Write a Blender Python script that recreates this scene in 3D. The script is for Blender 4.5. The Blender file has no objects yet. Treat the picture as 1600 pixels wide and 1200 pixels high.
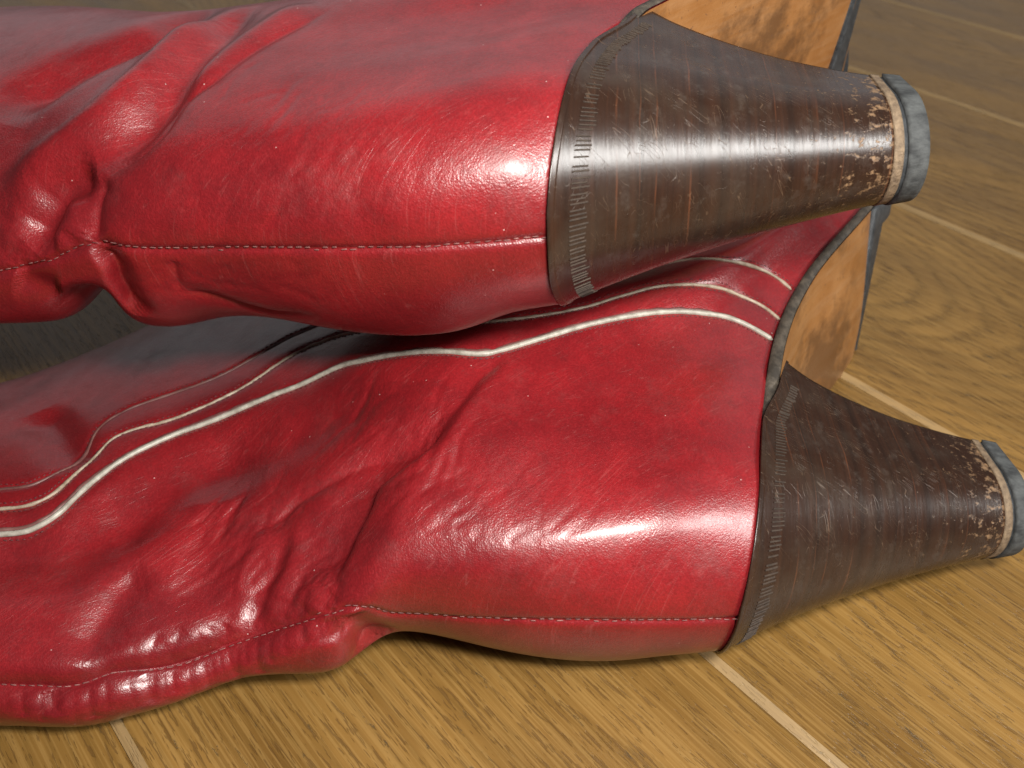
import bpy, bmesh, math, random
import numpy as np
from mathutils import Vector, Matrix
from mathutils.bvhtree import BVHTree

random.seed(7); np.random.seed(7)
sc = bpy.context.scene
C = sc.collection
R = math.radians
FOLDS_ON = True

# ------------------------------------------------------------------ camera
cam_d = bpy.data.cameras.new('camera'); cam = bpy.data.objects.new('camera', cam_d); C.objects.link(cam)
cam.location = (0, 0, .25); cam.rotation_euler = (R(50), 0, 0)
cam_d.sensor_width = 36; cam_d.lens = 1442 / 1600 * 36
cam_d.clip_start = .01; cam_d.clip_end = 60
cam_d.dof.use_dof = True; cam_d.dof.focus_distance = .27; cam_d.dof.aperture_fstop = 18
sc.camera = cam
# ------------------------------------------------------------------ light
w = bpy.data.worlds.new('World'); sc.world = w; w.use_nodes = True
w.node_tree.nodes['Background'].inputs[0].default_value = (.80, .88, 1.0, 1)
w.node_tree.nodes['Background'].inputs[1].default_value = .05
def area(name, loc, target, size, size_y, power, col):
    d = bpy.data.lights.new(name, 'AREA'); d.shape = 'RECTANGLE'; d.size = size; d.size_y = size_y
    d.energy = power; d.color = col
    o = bpy.data.objects.new(name, d); C.objects.link(o); o.location = loc
    o.rotation_euler = (Vector(target) - Vector(loc)).to_track_quat('-Z', 'Y').to_euler()
    return o
area('lamp_side_window', (1.35, -.50, 1.28), (.05, .2, .06), .8, .40, 38, (1, .985, .95))
area('lamp_flash', (.065, .0, .345), (.06, .24, .06), .085, .042, 2.5, (1, .96, .90))
area('lamp_window', (-.2, 2.9, 1.75), (0, .3, .1), 5.5, 3.4, 25, (.97, .98, 1))
vs = sc.view_settings; vs.view_transform = 'Standard'; vs.look = 'None'; vs.exposure = 0; vs.gamma = 1; vs.use_curve_mapping = False
sc.render.engine = 'CYCLES'
sc.cycles.max_bounces = 6; sc.cycles.use_adaptive_sampling = True; sc.cycles.adaptive_threshold = .018

# ------------------------------------------------------------------ node helper
class NT:
    def __init__(s, name):
        s.m = bpy.data.materials.new(name); s.m.use_nodes = True; s.t = s.m.node_tree
        s.b = s.t.nodes['Principled BSDF']; s.out = s.t.nodes['Material Output']
    def n(s, typ, ins=None, **props):
        nd = s.t.nodes.new('ShaderNode' + typ)
        for k, v in props.items(): setattr(nd, k, v)
        for k, v in (ins or {}).items(): s.set(nd, k, v)
        return nd
    def set(s, nd, k, v):
        i = nd.inputs[k]
        if isinstance(v, bpy.types.NodeSocket): s.t.links.new(v, i)
        elif isinstance(v, bpy.types.Node): s.t.links.new(v.outputs[0], i)
        else: i.default_value = v
    def math(s, op, a, b=0.0, c=None, clamp=False):
        nd = s.n('Math', {0: a, 1: b}, operation=op, use_clamp=clamp)
        if c is not None: s.set(nd, 2, c)
        return nd.outputs[0]
    def mix(s, f, a, b, blend='MIX'):
        nd = s.n('Mix', data_type='RGBA', blend_type=blend, clamp_factor=True)
        for k, v in ((0, f), (6, a), (7, b)):
            if isinstance(v, (bpy.types.NodeSocket, bpy.types.Node)): s.set(nd, k, v)
            else: nd.inputs[k].default_value = v if k == 0 or len(v) == 4 else (*v, 1)
        return nd.outputs[2]
    def ramp(s, f, stops, interp='LINEAR'):
        nd = s.n('ValToRGB', {0: f}); cr = nd.color_ramp; cr.interpolation = interp
        while len(cr.elements) < len(stops): cr.elements.new(.5)
        for e, (p, c) in zip(cr.elements, stops):
            e.position = p; e.color = (c, c, c, 1) if isinstance(c, (int, float)) else ((*c, 1) if len(c) == 3 else c)
        return nd.outputs[0]
    def mapping(s, vec, scale=(1, 1, 1), rot=(0, 0, 0), loc=(0, 0, 0)):
        return s.n('Mapping', {0: vec, 1: loc, 2: rot, 3: scale}).outputs[0]
    def noise(s, vec, scale, detail=3, rough=.5, dist=0.0):
        return s.n('TexNoise', {'Vector': vec, 'Scale': scale, 'Detail': detail, 'Roughness': rough, 'Distortion': dist}).outputs[0]
    def bump(s, h, strength, dist, normal=None):
        nd = s.n('Bump', {'Height': h, 'Strength': strength, 'Distance': dist})
        if normal is not None: s.set(nd, 'Normal', normal)
        return nd.outputs[0]
    def p(s, **k):
        for a, v in k.items(): s.set(s.b, a.replace('_', ' '), v if not (isinstance(v, tuple) and len(v) == 3 and 'olor' in a) else (*v, 1))
        return s.m

#MATERIALS_BEGIN
def mat_leather():
    t = NT('red_leather'); oc = t.n('TexCoord').outputs['Object']
    big = t.noise(oc, 34, 4, .65); mid = t.noise(oc, 170, 5, .7)
    col = t.mix(t.ramp(big, [(.35, 0), (.64, 1)]), (.142, .0064, .0090), (.222, .0094, .0125))
    col = t.mix(t.math('MULTIPLY', t.ramp(mid, [(.48, 0), (.72, 1)]), .28), col, (.070, .0065, .0075))
    spk = t.noise(oc, 1300, 2, .7)
    col = t.mix(t.math('MULTIPLY', t.ramp(spk, [(.40, 1), (.56, 0)]), .26), col, (.060, .0045, .0055))
    col = t.mix(t.math('MULTIPLY', t.ramp(spk, [(.58, 0), (.72, 1)]), .14), col, (.32, .036, .038))
    wear_shade = t.ramp(t.noise(t.mapping(oc, (1, 1, 1), (0, 0, 0), (.3, .1, .7)), 52, 5, .75), [(.54, 0), (.70, 1)])
    col = t.mix(t.math('MULTIPLY', wear_shade, .12), col, (.120, .035, .030))  # brownish patches: part finish wear, part dim lighting put into the colour
    # worn crease lines: long, thin, lighter, running slantwise over the leather
    def creases(rot, sc, seed, m):
        v = t.mapping(t.mapping(oc, (1, 1, 1), (0, 0, R(rot))), sc, (0, 0, 0), (seed, seed * .7, 0)); n = t.noise(v, 1.0, 1, .4, .0)
        a = t.math('ABSOLUTE', t.math('SUBTRACT', n, .5)); ln = t.ramp(a, [(0, 1), (.006, .4), (.016, 0)])
        return t.math('MULTIPLY', ln, m)
    cr = t.math('MAXIMUM', creases(42, (24, 380, 12), 3.1, t.ramp(big, [(.47, 0), (.62, 1)])), creases(58, (36, 460, 20), 8.4, t.ramp(mid, [(.46, 0), (.62, 1)])))
    col = t.mix(t.math('MULTIPLY', cr, .15), col, (.40, .13, .12))
    dv = t.n('TexVoronoi', {'Vector': oc, 'Scale': 140.0, 'Randomness': 1.0}).outputs['Distance']
    col = t.mix(t.ramp(dv, [(.020, .6), (.034, 0)]), col, (.60, .45, .42))
    rough = t.math('ADD', t.math('ADD', t.math('MULTIPLY', mid, .20), t.math('MULTIPLY', wear_shade, .14)), .25)
    g1 = t.n('TexVoronoi', {'Vector': oc, 'Scale': 2100.0, 'Randomness': 1.0}).outputs['Distance']
    h = t.math('ADD', t.math('MULTIPLY', g1, .000075), t.math('MULTIPLY', t.noise(oc, 620, 3, .7), .00016))
    wv = t.mapping(t.mapping(oc, (1, 1, 1), (0, 0, R(48))), (80, 520, 60)); wn = t.noise(wv, 1.0, 3, .6, .35)
    h = t.math('ADD', h, t.math('MULTIPLY', t.math('MULTIPLY', t.math('ABSOLUTE', t.math('SUBTRACT', wn, .5)), t.ramp(big, [(.46, 0), (.64, 1)])), .00030))
    h = t.math('SUBTRACT', h, t.math('MULTIPLY', cr, .00004))
    return t.p(Base_Color=col, Roughness=rough, Specular_IOR_Level=.55, Normal=t.bump(h, .8, 1.0), Coat_Weight=.34, Coat_Roughness=.24)
def mat_heel():
    t = NT('stacked_leather_heel'); oc = t.n('TexCoord').outputs['Object']; xyz = t.n('SeparateXYZ', {0: oc})
    y = xyz.outputs[1]
    yy = t.math('ADD', y, t.math('MULTIPLY', t.noise(oc, 60, 2), .0015))
    st = t.noise(t.n('CombineXYZ', {0: 0.0, 1: t.math('MULTIPLY', yy, 330), 2: 0.0}).outputs[0], 1.0, 2, .6)
    lay = t.ramp(st, [(.3, 0), (.7, 1)])
    v = t.noise(oc, 55, 5, .65); v2 = t.noise(t.mapping(oc, (160, 900, 160)), 1, 4, .65)
    col = t.mix(lay, (.0125, .0066, .0045), (.030, .0130, .0074))
    red = t.ramp(t.noise(t.n('CombineXYZ', {0: 3.0, 1: t.math('MULTIPLY', yy, 700), 2: 1.0}).outputs[0], 1, 1), [(.62, 0), (.70, 1)])
    col = t.mix(t.math('MULTIPLY', t.math('MULTIPLY', red, t.ramp(t.noise(oc, 70, 3), [(.42, 0), (.6, 1)])), .5), col, (.115, .038, .016))
    col = t.mix(t.math('MULTIPLY', t.ramp(v, [(.45, 0), (.7, 1)]), .6), col, (.036, .025, .018))
    col = t.mix(t.math('MULTIPLY', t.ramp(v2, [(.55, 0), (.75, 1)]), .5), col, (.018, .010, .007))
    # scratches in several directions + wear that gathers towards the tip
    tip = t.n('MapRange', {0: y, 1: -.040, 2: -.090, 3: 0.0, 4: 1.0}, clamp=True).outputs[0]
    def scr(rot, sc, seed, w):
        n = t.noise(t.mapping(t.mapping(oc, (1, 1, 1), rot), sc, (0, 0, 0), (seed, seed, seed)), 1, 0, .5, 0); a = t.math('ABSOLUTE', t.math('SUBTRACT', n, .5))
        m = t.ramp(t.noise(t.mapping(oc, (1, 1, 1), (0, 0, 0), (seed, 2, seed)), 130, 2), [(.54, 0), (.62, 1)])
        return t.math('MULTIPLY', t.ramp(a, [(0, 1), (w, 0)]), m)
    s1 = scr((0, 0, R(20)), (900, 26, 300), 1.3, .010); s2 = scr((R(30), 0, R(-50)), (40, 700, 60), 4.7, .010); s3 = scr((0, R(40), R(80)), (500, 30, 500), 9.1, .009)
    sall = t.math('MAXIMUM', t.math('MAXIMUM', s1, s2), s3)
    sp = t.ramp(t.noise(oc, 800, 3, .6), [(.69, 0), (.74, 1)])
    sall = t.math('MAXIMUM', t.math('MULTIPLY', sall, .7), t.math('MULTIPLY', sp, t.math('ADD', t.math('MULTIPLY', tip, .5), .25)))
    w2 = t.noise(t.mapping(oc, (420, 300, 420)), 1, 6, .75)
    blot = t.ramp(t.math('ADD', w2, t.math('MULTIPLY', t.math('POWER', tip, 2.0), .20)), [(.70, 0), (.80, 1)])
    col = t.mix(t.math('MULTIPLY', sall, .22), col, (.34, .22, .13))
    col = t.mix(t.math('MULTIPLY', blot, .75), col, (.25, .150, .078))
    dustm = t.ramp(t.noise(t.mapping(oc, (1, 1, 1), (0, 0, 0), (5, 5, 5)), 190, 5, .7), [(.55, 0), (.75, 1)])
    col = t.mix(t.math('MULTIPLY', dustm, .10), col, (.20, .175, .15))
    rough = t.math('ADD', t.math('MULTIPLY', t.math('MAXIMUM', sall, blot), .20), t.math('ADD', t.math('MULTIPLY', v2, .12), .20), clamp=True)
    h = t.math('ADD', t.math('MULTIPLY', st, .00012), t.math('MULTIPLY', v2, .00005)); h = t.math('SUBTRACT', h, t.math('MULTIPLY', t.math('MAXIMUM', sall, blot), .00005))
    b = t.bump(h, .7, 1.0)
    return t.p(Base_Color=col, Roughness=rough, Specular_IOR_Level=.45, Normal=b)
def mat_rough(name, c1, c2, scale, rough, bump=.4, dist=.0005, stretch=(1, 1, 1), lo=.35, hi=.7):
    t = NT(name); oc = t.n('TexCoord').outputs['Object']; v = t.mapping(oc, stretch)
    n = t.noise(v, scale, 5, .65); n2 = t.noise(v, scale * 5, 3, .6)
    col = t.mix(t.ramp(n, [(lo, 0), (hi, 1)]), c1, c2); col = t.mix(t.math('MULTIPLY', n2, .35), col, tuple(x * .45 for x in c1))
    b = t.bump(n2, bump, dist); b = t.bump(n, bump, dist * 2, b)
    return t.p(Base_Color=col, Roughness=rough, Normal=b)
def mat_sole():
    t = NT('sole_leather'); oc = t.n('TexCoord').outputs['Object']
    n = t.noise(oc, 40, 5, .6, .3); n2 = t.noise(t.mapping(oc, (30, 30, 260)), 1, 4, .65)
    col = t.mix(t.ramp(n, [(.3, 0), (.7, 1)]), (.205, .080, .021), (.315, .150, .054))
    col = t.mix(t.math('MULTIPLY', t.ramp(n2, [(.45, 0), (.8, 1)]), .5), col, (.34, .20, .105))
    st = t.noise(t.mapping(oc, (1, 1, 1), (0, 0, 0), (.31, .2, .9)), 34, 5, .68)
    col = t.mix(t.ramp(st, [(.47, 0), (.62, .8)]), col, (.085, .040, .018))
    col = t.mix(t.math('MULTIPLY', t.ramp(t.noise(oc, 560, 2), [(.68, 0), (.73, 1)]), .6), col, (.10, .05, .03))
    h = t.math('ADD', t.math('MULTIPLY', t.noise(oc, 700, 4), .0001), t.math('MULTIPLY', n2, .0001))
    return t.p(Base_Color=col, Roughness=t.math('ADD', t.math('MULTIPLY', n, .22), .22), Normal=t.bump(h, .7, 1.0))
def mat_wood(name, pale=False):
    t = NT(name); oc = t.n('TexCoord').outputs['Object']; oi = t.n('ObjectInfo'); rc = t.n('SeparateColor', {0: oi.outputs['Color']})
    rnd, cath = rc.outputs[0], rc.outputs[1]
    p = t.n('SeparateXYZ', {0: oc}); x, y = p.outputs[0], p.outputs[1]
    off = t.n('CombineXYZ', {0: t.math('MULTIPLY', rnd, 13), 1: t.math('MULTIPLY', rnd, 3.7), 2: t.math('MULTIPLY', rnd, 7)}).outputs[0]
    v = t.n('VectorMath', {0: oc, 1: off}, operation='ADD').outputs[0]
    wob = t.noise(t.mapping(v, (3, 16, 1)), 1, 3, .5); wob2 = t.noise(t.mapping(v, (14, 60, 1)), 1, 3, .6)
    yc = t.math('ADD', t.math('SUBTRACT', y, t.math('MULTIPLY', t.math('SUBTRACT', rc.outputs[2], .5), .15)), t.math('MULTIPLY', t.math('SUBTRACT', wob, .5), .022))
    zc = t.math('ADD', t.math('MULTIPLY', t.math('SUBTRACT', x, .25), t.math('MULTIPLY', cath, .30)), .012)
    r = t.math('SQRT', t.math('ADD', t.math('MULTIPLY', yc, yc), t.math('MULTIPLY', zc, zc)))
    r = t.math('ADD', r, t.math('MULTIPLY', t.math('SUBTRACT', wob2, .5), .004))
    ring = t.math('FRACT', t.math('MULTIPLY', r, 240)); early = t.ramp(ring, [(0, .7), (.10, 1), (.40, .4), (.8, .05), (1, .7)])
    fine = t.noise(t.mapping(v, (20, 1300, 1)), 1, 3, .6); tone = t.noise(t.mapping(v, (5, 26, 1)), 1, 5, .65)
    col = t.mix(t.ramp(tone, [(.32, 0), (.68, 1)]), (.112, .056, .0120), (.242, .130, .032))
    col = t.mix(t.math('MULTIPLY', early, .42), col, (.100, .054, .0120))
    col = t.mix(t.math('MULTIPLY', t.ramp(fine, [(.46, 0), (.60, 1)]), .34), col, (.300, .180, .056))
    # open pores: short dark dashes along the grain, thickest in the early wood and in patches
    p1 = t.noise(t.mapping(v, (120, 1300, 1)), 1, 2, .6, .1); p2 = t.noise(t.mapping(v, (110, 460, 1)), 1, 6, .78, .5)
    patch = t.noise(t.mapping(v, (14, 50, 1)), 1, 5, .7)
    dens = t.math('ADD', t.math('MULTIPLY', early, .10), t.math('MULTIPLY', patch, .32))
    pore = t.ramp(t.math('ADD', p1, dens), [(.79, 0), (.83, 1)])
    blot = t.ramp(t.math('ADD', p2, dens), [(.85, 0), (.895, 1)])
    col = t.mix(t.math('MULTIPLY', pore, .52), col, (.070, .034, .0100))
    col = t.mix(t.math('MULTIPLY', blot, .70), col, (.045, .033, .0180))
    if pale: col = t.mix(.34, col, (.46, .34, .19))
    rough = t.math('ADD', t.math('MULTIPLY', tone, .30), t.math('ADD', t.math('MULTIPLY', fine, .14), .20))
    h = t.math('SUBTRACT', t.math('ADD', t.math('MULTIPLY', fine, .00007), t.math('MULTIPLY', tone, .0003)), t.math('MULTIPLY', t.math('MAXIMUM', pore, blot), .00014))
    return t.p(Base_Color=col, Roughness=rough, Specular_IOR_Level=.33, Normal=t.bump(h, .7, 1.0))
def mat_simple(name, col, rough=.5):
    return NT(name).p(Base_Color=col, Roughness=rough)
M = dict(leather=mat_leather(), heel=mat_heel(), sole=mat_sole(),
         pale=mat_rough('pale_heel_layer', (.10, .066, .040), (.27, .19, .115), 420, .7, .6),
         rubber=mat_rough('grey_rubber', (.020, .0215, .0225), (.088, .093, .092), 300, .8, .35, .0004, (1, .5, 1)),
         black=mat_rough('black_rubber', (.022, .025, .028), (.06, .065, .07), 300, .6),
         edge=mat_rough('sole_edge_black', (.028, .022, .016), (.105, .084, .062), 260, .62, .4, .0004, (1, 1, 1), .42, .75),
         piping=mat_rough('cream_piping', (.24, .215, .175), (.46, .43, .37), 300, .42, .2, .0002),
         piping_dull=mat_rough('soiled_piping', (.20, .145, .10), (.46, .38, .29), 260, .5, .3, .0002),
         piping_dark=mat_rough('dark_piping', (.075, .016, .016), (.20, .10, .085), 90, .5, .3, .0002),
         rib=mat_rough('tooled_leather', (.022, .014, .009), (.055, .036, .024), 600, .85, .3, .0002),
         thread=mat_rough('seam_thread', (.10, .026, .025), (.34, .15, .135), 200, .6, .2, .0002),
         thread_dark=mat_rough('dark_thread', (.06, .012, .014), (.13, .025, .025), 300, .6, .2, .0002),
         wood=mat_wood('oiled_oak'), wood_pale=mat_wood('oak_pale_edge', True), gap=mat_simple('gap', (.02, .013, .008), .8))
#MATERIALS_END

# ------------------------------------------------------------------ mesh helpers
def mesh_obj(name, verts, faces, mat, parent=None, smooth=True):
    me = bpy.data.meshes.new(name)
    me.from_pydata([tuple(map(float, p)) for p in verts], [], faces); me.update()
    return link(name, me, mat, parent, smooth)
def link(name, me, mat, parent=None, smooth=True):
    if smooth: me.polygons.foreach_set('use_smooth', np.ones(len(me.polygons), bool))
    me.materials.clear(); me.materials.append(mat)
    o = bpy.data.objects.new(name, me); C.objects.link(o); o.parent = parent
    return o
def grid_obj(name, P, mat, parent=None, closed=True, uv=None, caps=False):
    nu, nv, _ = P.shape
    i = np.arange(nu - 1)[:, None]; j = np.arange(nv if closed else nv - 1)[None, :]
    j2 = (j + 1) % nv
    F = np.stack([i * nv + j, i * nv + j2, (i + 1) * nv + j2, (i + 1) * nv + j], -1).reshape(-1, 4)
    me = bpy.data.meshes.new(name)
    V = P.reshape(-1, 3)
    ncap = 2 if caps else 0
    me.vertices.add(len(V)); me.vertices.foreach_set('co', V.astype(np.float32).ravel())
    loops = F.ravel(); starts = np.arange(len(F)) * 4; tot = np.full(len(F), 4)
    if caps:
        c0 = np.arange(nv)[::-1]; c1 = (nu - 1) * nv + np.arange(nv)
        starts = np.concatenate([starts, [len(loops), len(loops) + nv]]); tot = np.concatenate([tot, [nv, nv]])
        loops = np.concatenate([loops, c0, c1])
    me.loops.add(len(loops)); me.loops.foreach_set('vertex_index', loops.astype(np.int32))
    me.polygons.add(len(starts)); me.polygons.foreach_set('loop_start', starts.astype(np.int32)); me.polygons.foreach_set('loop_total', tot.astype(np.int32))
    me.update(calc_edges=True)
    if uv is not None:
        ul = me.uv_layers.new(name='UVMap'); U = uv.reshape(-1, 2)
        ul.data.foreach_set('uv', U[loops].astype(np.float32).ravel())
    return link(name, me, mat, parent)
def cubic(xk, yk, x):
    """monotone cubic (pchip-like) interpolation, yk may be n x m"""
    xk = np.asarray(xk, float); yk = np.asarray(yk, float); x = np.asarray(x, float)
    one = yk.ndim == 1
    if one: yk = yk[:, None]
    h = np.diff(xk)[:, None]; d = np.diff(yk, axis=0) / h
    m = np.zeros_like(yk); m[0] = d[0]; m[-1] = d[-1]
    a, b = d[:-1], d[1:]; same = a * b > 0
    w1 = 2 * h[1:] + h[:-1]; w2 = h[1:] + 2 * h[:-1]
    with np.errstate(divide='ignore', invalid='ignore'):
        hm = (w1 + w2) / (w1 / a + w2 / b)
    m[1:-1] = np.where(same, hm, 0)
    k = np.clip(np.searchsorted(xk, x, side='right') - 1, 0, len(xk) - 2)
    hh = h[k]; s = ((x - xk[k])[:, None]) / hh
    r = (1 + 2 * s) * (1 - s) ** 2 * yk[k] + s * (1 - s) ** 2 * hh * m[k] + s * s * (3 - 2 * s) * yk[k + 1] + s * s * (s - 1) * hh * m[k + 1]
    return r[:, 0] if one else r
def spline(xk, yk, x):
    """natural cubic spline, yk n x m"""
    xk = np.asarray(xk, float); yk = np.asarray(yk, float); n = len(xk); h = np.diff(xk)
    A = np.zeros((n, n)); B = np.zeros_like(yk); A[0, 0] = A[-1, -1] = 1
    for i in range(1, n - 1):
        A[i, i - 1], A[i, i], A[i, i + 1] = h[i - 1], 2 * (h[i - 1] + h[i]), h[i]
        B[i] = 6 * ((yk[i + 1] - yk[i]) / h[i] - (yk[i] - yk[i - 1]) / h[i - 1])
    m = np.linalg.solve(A, B); k = np.clip(np.searchsorted(xk, x, side='right') - 1, 0, n - 2)
    hh = h[k][:, None]; a = (xk[k + 1] - x)[:, None]; b = (x - xk[k])[:, None]
    return (m[k] * a ** 3 + m[k + 1] * b ** 3) / (6 * hh) + (yk[k] / hh - m[k] * hh / 6) * a + (yk[k + 1] / hh - m[k + 1] * hh / 6) * b
def smooth_step(a, b, x):
    t = np.clip((x - a) / (b - a), 0, 1); return t * t * (3 - 2 * t)
def resample(pts, step):
    """smooth polyline through pts with points every step"""
    P = np.asarray(pts, float); d = np.r_[0, np.cumsum(np.linalg.norm(np.diff(P, axis=0), axis=1))]
    n = max(3, int(d[-1] / step)); s = np.linspace(0, d[-1], n)
    # Catmull-Rom
    Q = np.vstack([2 * P[0] - P[1], P, 2 * P[-1] - P[-2]])
    k = np.clip(np.searchsorted(d, s, side='right') - 1, 0, len(P) - 2); t = ((s - d[k]) / (d[k + 1] - d[k]))[:, None]
    p0, p1, p2, p3 = Q[k], Q[k + 1], Q[k + 2], Q[k + 3]
    return .5 * (2 * p1 + (p2 - p0) * t + (2 * p0 - 5 * p1 + 4 * p2 - p3) * t ** 2 + (3 * p1 - p0 - 3 * p2 + p3) * t ** 3)
def value_noise(P, scale, seed=0):
    """smooth value noise on n x 3 points, -1..1"""
    q = P * scale + seed * 17.31; i = np.floor(q).astype(np.int64); f = q - i; f = f * f * (3 - 2 * f)
    def hsh(a, b, c):
        h = (a * 374761393 + b * 668265263 + c * 2147483647 + seed * 974711) & 0xffffffff
        h = ((h ^ (h >> 13)) * 1274126177) & 0xffffffff
        return ((h ^ (h >> 16)) & 0xffff) / 32767.5 - 1
    r = 0
    for dx in (0, 1):
        for dy in (0, 1):
            for dz in (0, 1):
                wt = (f[..., 0] if dx else 1 - f[..., 0]) * (f[..., 1] if dy else 1 - f[..., 1]) * (f[..., 2] if dz else 1 - f[..., 2])
                r = r + wt * hsh(i[..., 0] + dx, i[..., 1] + dy, i[..., 2] + dz)
    return r

# ------------------------------------------------------------------ floor
FD = Vector((-.648, .762, 0)).normalized(); FN = Vector((.762, .648, 0)).normalized()
PW, P0 = .1503, .003
ang = math.atan2(FD.y, FD.x)
floor = mesh_obj('floor', [(-6, -4, -.02), (6, -4, -.02), (6, 8, -.02), (-6, 8, -.02)], [(0, 1, 2, 3)], M['gap'], smooth=False)
floor['kind'] = 'structure'; floor['label'] = 'oiled oak plank floor under the boots'
def plank_mesh():
    hw = PW / 2 - .00006; b = .0030; d = .0013; L = 2.6
    prof = [(-hw, -.019), (-hw, -d), (-hw + b * .45, -d * .42), (-hw + b, 0), (hw - b, 0), (hw - b * .45, -d * .42), (hw, -d), (hw, -.019)]
    n = len(prof); V = []; xs = np.linspace(-L, L, 2)
    for x in xs:
        for y, z in prof: V.append((x, y, z))
    Fc = []
    for a in range(len(xs) - 1):
        for k in range(n):
            k2 = (k + 1) % n; Fc.append((a * n + k, (a + 1) * n + k, (a + 1) * n + k2, a * n + k2))
    Fc.append(tuple(range(n))); Fc.append(tuple(reversed(range((len(xs) - 1) * n, len(xs) * n))))
    me = bpy.data.meshes.new('plank'); me.from_pydata(V, [], Fc); me.update(); return me
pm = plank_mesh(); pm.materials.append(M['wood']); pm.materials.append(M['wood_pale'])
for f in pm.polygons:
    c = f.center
    if c.y > PW / 2 - .0029 and -.0019 < c.z < -.00001: f.material_index = 1  # paler oak on the bevel of one long side only
for k in range(-7, 13):
    c = P0 + PW * (k + .5)
    o = bpy.data.objects.new('plank', pm); o.color = ((k * .618 + .37) % 1, {2: .8}.get(k, .25 + .3 * ((k * .37) % 1)), {2: .5}.get(k, (k * .77 + .2) % 1), 1); C.objects.link(o); o.parent = floor
    o.location = FN * c + FD * (.35 + .12 * math.sin(k * 2.3)); o.rotation_euler = (0, 0, ang)

# ------------------------------------------------------------------ boots: shared shape
# boot frame: x forward to the toe, y up the shaft, z towards the side that lies uppermost
FOOT = .245          # lasts are 24.5 cm before the 1.06 scale of SS
def sole_u0(F): return cubic([-.03, -.01, 0, .035, .07, .11, .145, .17, .205, .245, .27], [.004, .002, 0, -.0065, -.017, -.039, -.068, -.0835, -.0875, -.078, -.068], np.asarray(F, float).ravel()).reshape(np.shape(F))
def sole_u(F, L=0.0, skew=0.0):
    F = np.asarray(F, float); sk, drop = skew if isinstance(skew, tuple) else (skew, 0)
    g = smooth_step(.05, .12, F / SS); return SS * sole_u0(F / SS - sk * L / SS * g) * (1 + drop * g)
SS = 1.06
def sole_h(F):
    F = np.asarray(F, float) / SS; r = .0305
    back = np.sqrt(np.clip(r * r - (np.clip(F, 0, r) - r) ** 2, 0, None))
    mid = cubic([-.02, r, .055, .08, .11, .165, .2, .225, FOOT], [r, r, .0305, .029, .030, .040, .035, .024, .0], F.ravel()).reshape(F.shape)
    toe = np.where(F > .215, np.sqrt(np.clip(1 - ((F - .215) / (FOOT - .215)) ** 2, 0, None)) * .0285, mid)
    mid = np.where(F > .215, np.minimum(mid, toe) * .3 + toe * .7, mid)
    return SS * np.where(F < r, back, mid)

NV = 800
vv = np.linspace(0, 2 * np.pi, NV, endpoint=False)
def upper_surface(slices, nu, skew):
    """slices: dict(t, b=(F,U,L), f=(F,U,L), sag, W, foot, top, bot, p)  -> nu x NV x 3"""
    T = np.array([s['t'] for s in slices])
    par = np.array([list(s['b']) + list(s['f']) + [s['sag'], s['W'], s['foot'], s.get('top', 1), s.get('bot', 1), s.get('p', 1), s.get('slope', 0)] for s in slices], float)
    ts = np.linspace(T[0], T[-1], nu); q = .5 * spline(T, par, ts) + .5 * cubic(T, par, ts); q = np.stack([np.convolve(np.pad(c, 14, mode='edge'), np.hanning(31)[1:-1] / np.hanning(31)[1:-1].sum(), 'same')[14:-14] for c in q.T], -1); q[0] = par[0]
    b, f = q[:, None, 0:3], q[:, None, 3:6]
    sag, W, foot, top, bot, p, slope = [q[:, k][:, None] for k in range(6, 13)]
    w_ = ((1 - np.cos(vv)) / 2)[None, :]
    fl = w_ * FOOT * SS
    P = b * (1 - w_[..., None]) + f * w_[..., None]
    hs = sole_h(fl) * (W / .0305 / SS)
    he = W * np.abs(np.sin(vv))[None, :] ** p
    h = foot * hs + (1 - foot) * he
    sgn = np.sign(np.sin(vv))[None, :]
    D = sole_u(fl, sgn * h, skew) - (sole_u(np.array([0.])) * (1 - w_) + sole_u(np.array([FOOT * SS])) * w_)
    P[..., 1] += sag * D
    P[..., 2] += np.where(sgn >= 0, h * top * (1 - slope * w_), -h * bot)
    return P, ts
#SLICES_BEGIN
POSE_A = dict(o=(.0612, .1525, .033), yaw=0, pitch=5, roll=0)
POSE_B = dict(o=(.0090, .200, .1268), yaw=5, pitch=-3.5, roll=0)
S = 1.06
def sc3(v): return tuple(S * x for x in v)
def common(bot=1):
    return [dict(t=0, b=(0, 0, 0), f=sc3((.245, -.078, 0)), sag=1, W=.0305 * S, foot=1),
            dict(t=.012, b=sc3((-.0016, .012, 0)), f=sc3((.243, -.065, 0)), sag=.95, W=.0320 * S, foot=1),
            dict(t=.03, b=sc3((-.0028, .03, 0)), f=sc3((.205, -.035, 0)), sag=.72, W=.0328 * S, foot=.85, bot=1 + (bot - 1) * .5),
            dict(t=.06, b=sc3((-.001, .06, 0)), f=sc3((.165, .0, 0)), sag=.4, W=.0326 * S, foot=.55, bot=1 + (bot - 1) * .9),
            dict(t=.09, b=sc3((.002, .088, 0)), f=sc3((.142, .045, 0)), sag=.15, W=.0320 * S, foot=.25, bot=bot)]
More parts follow.
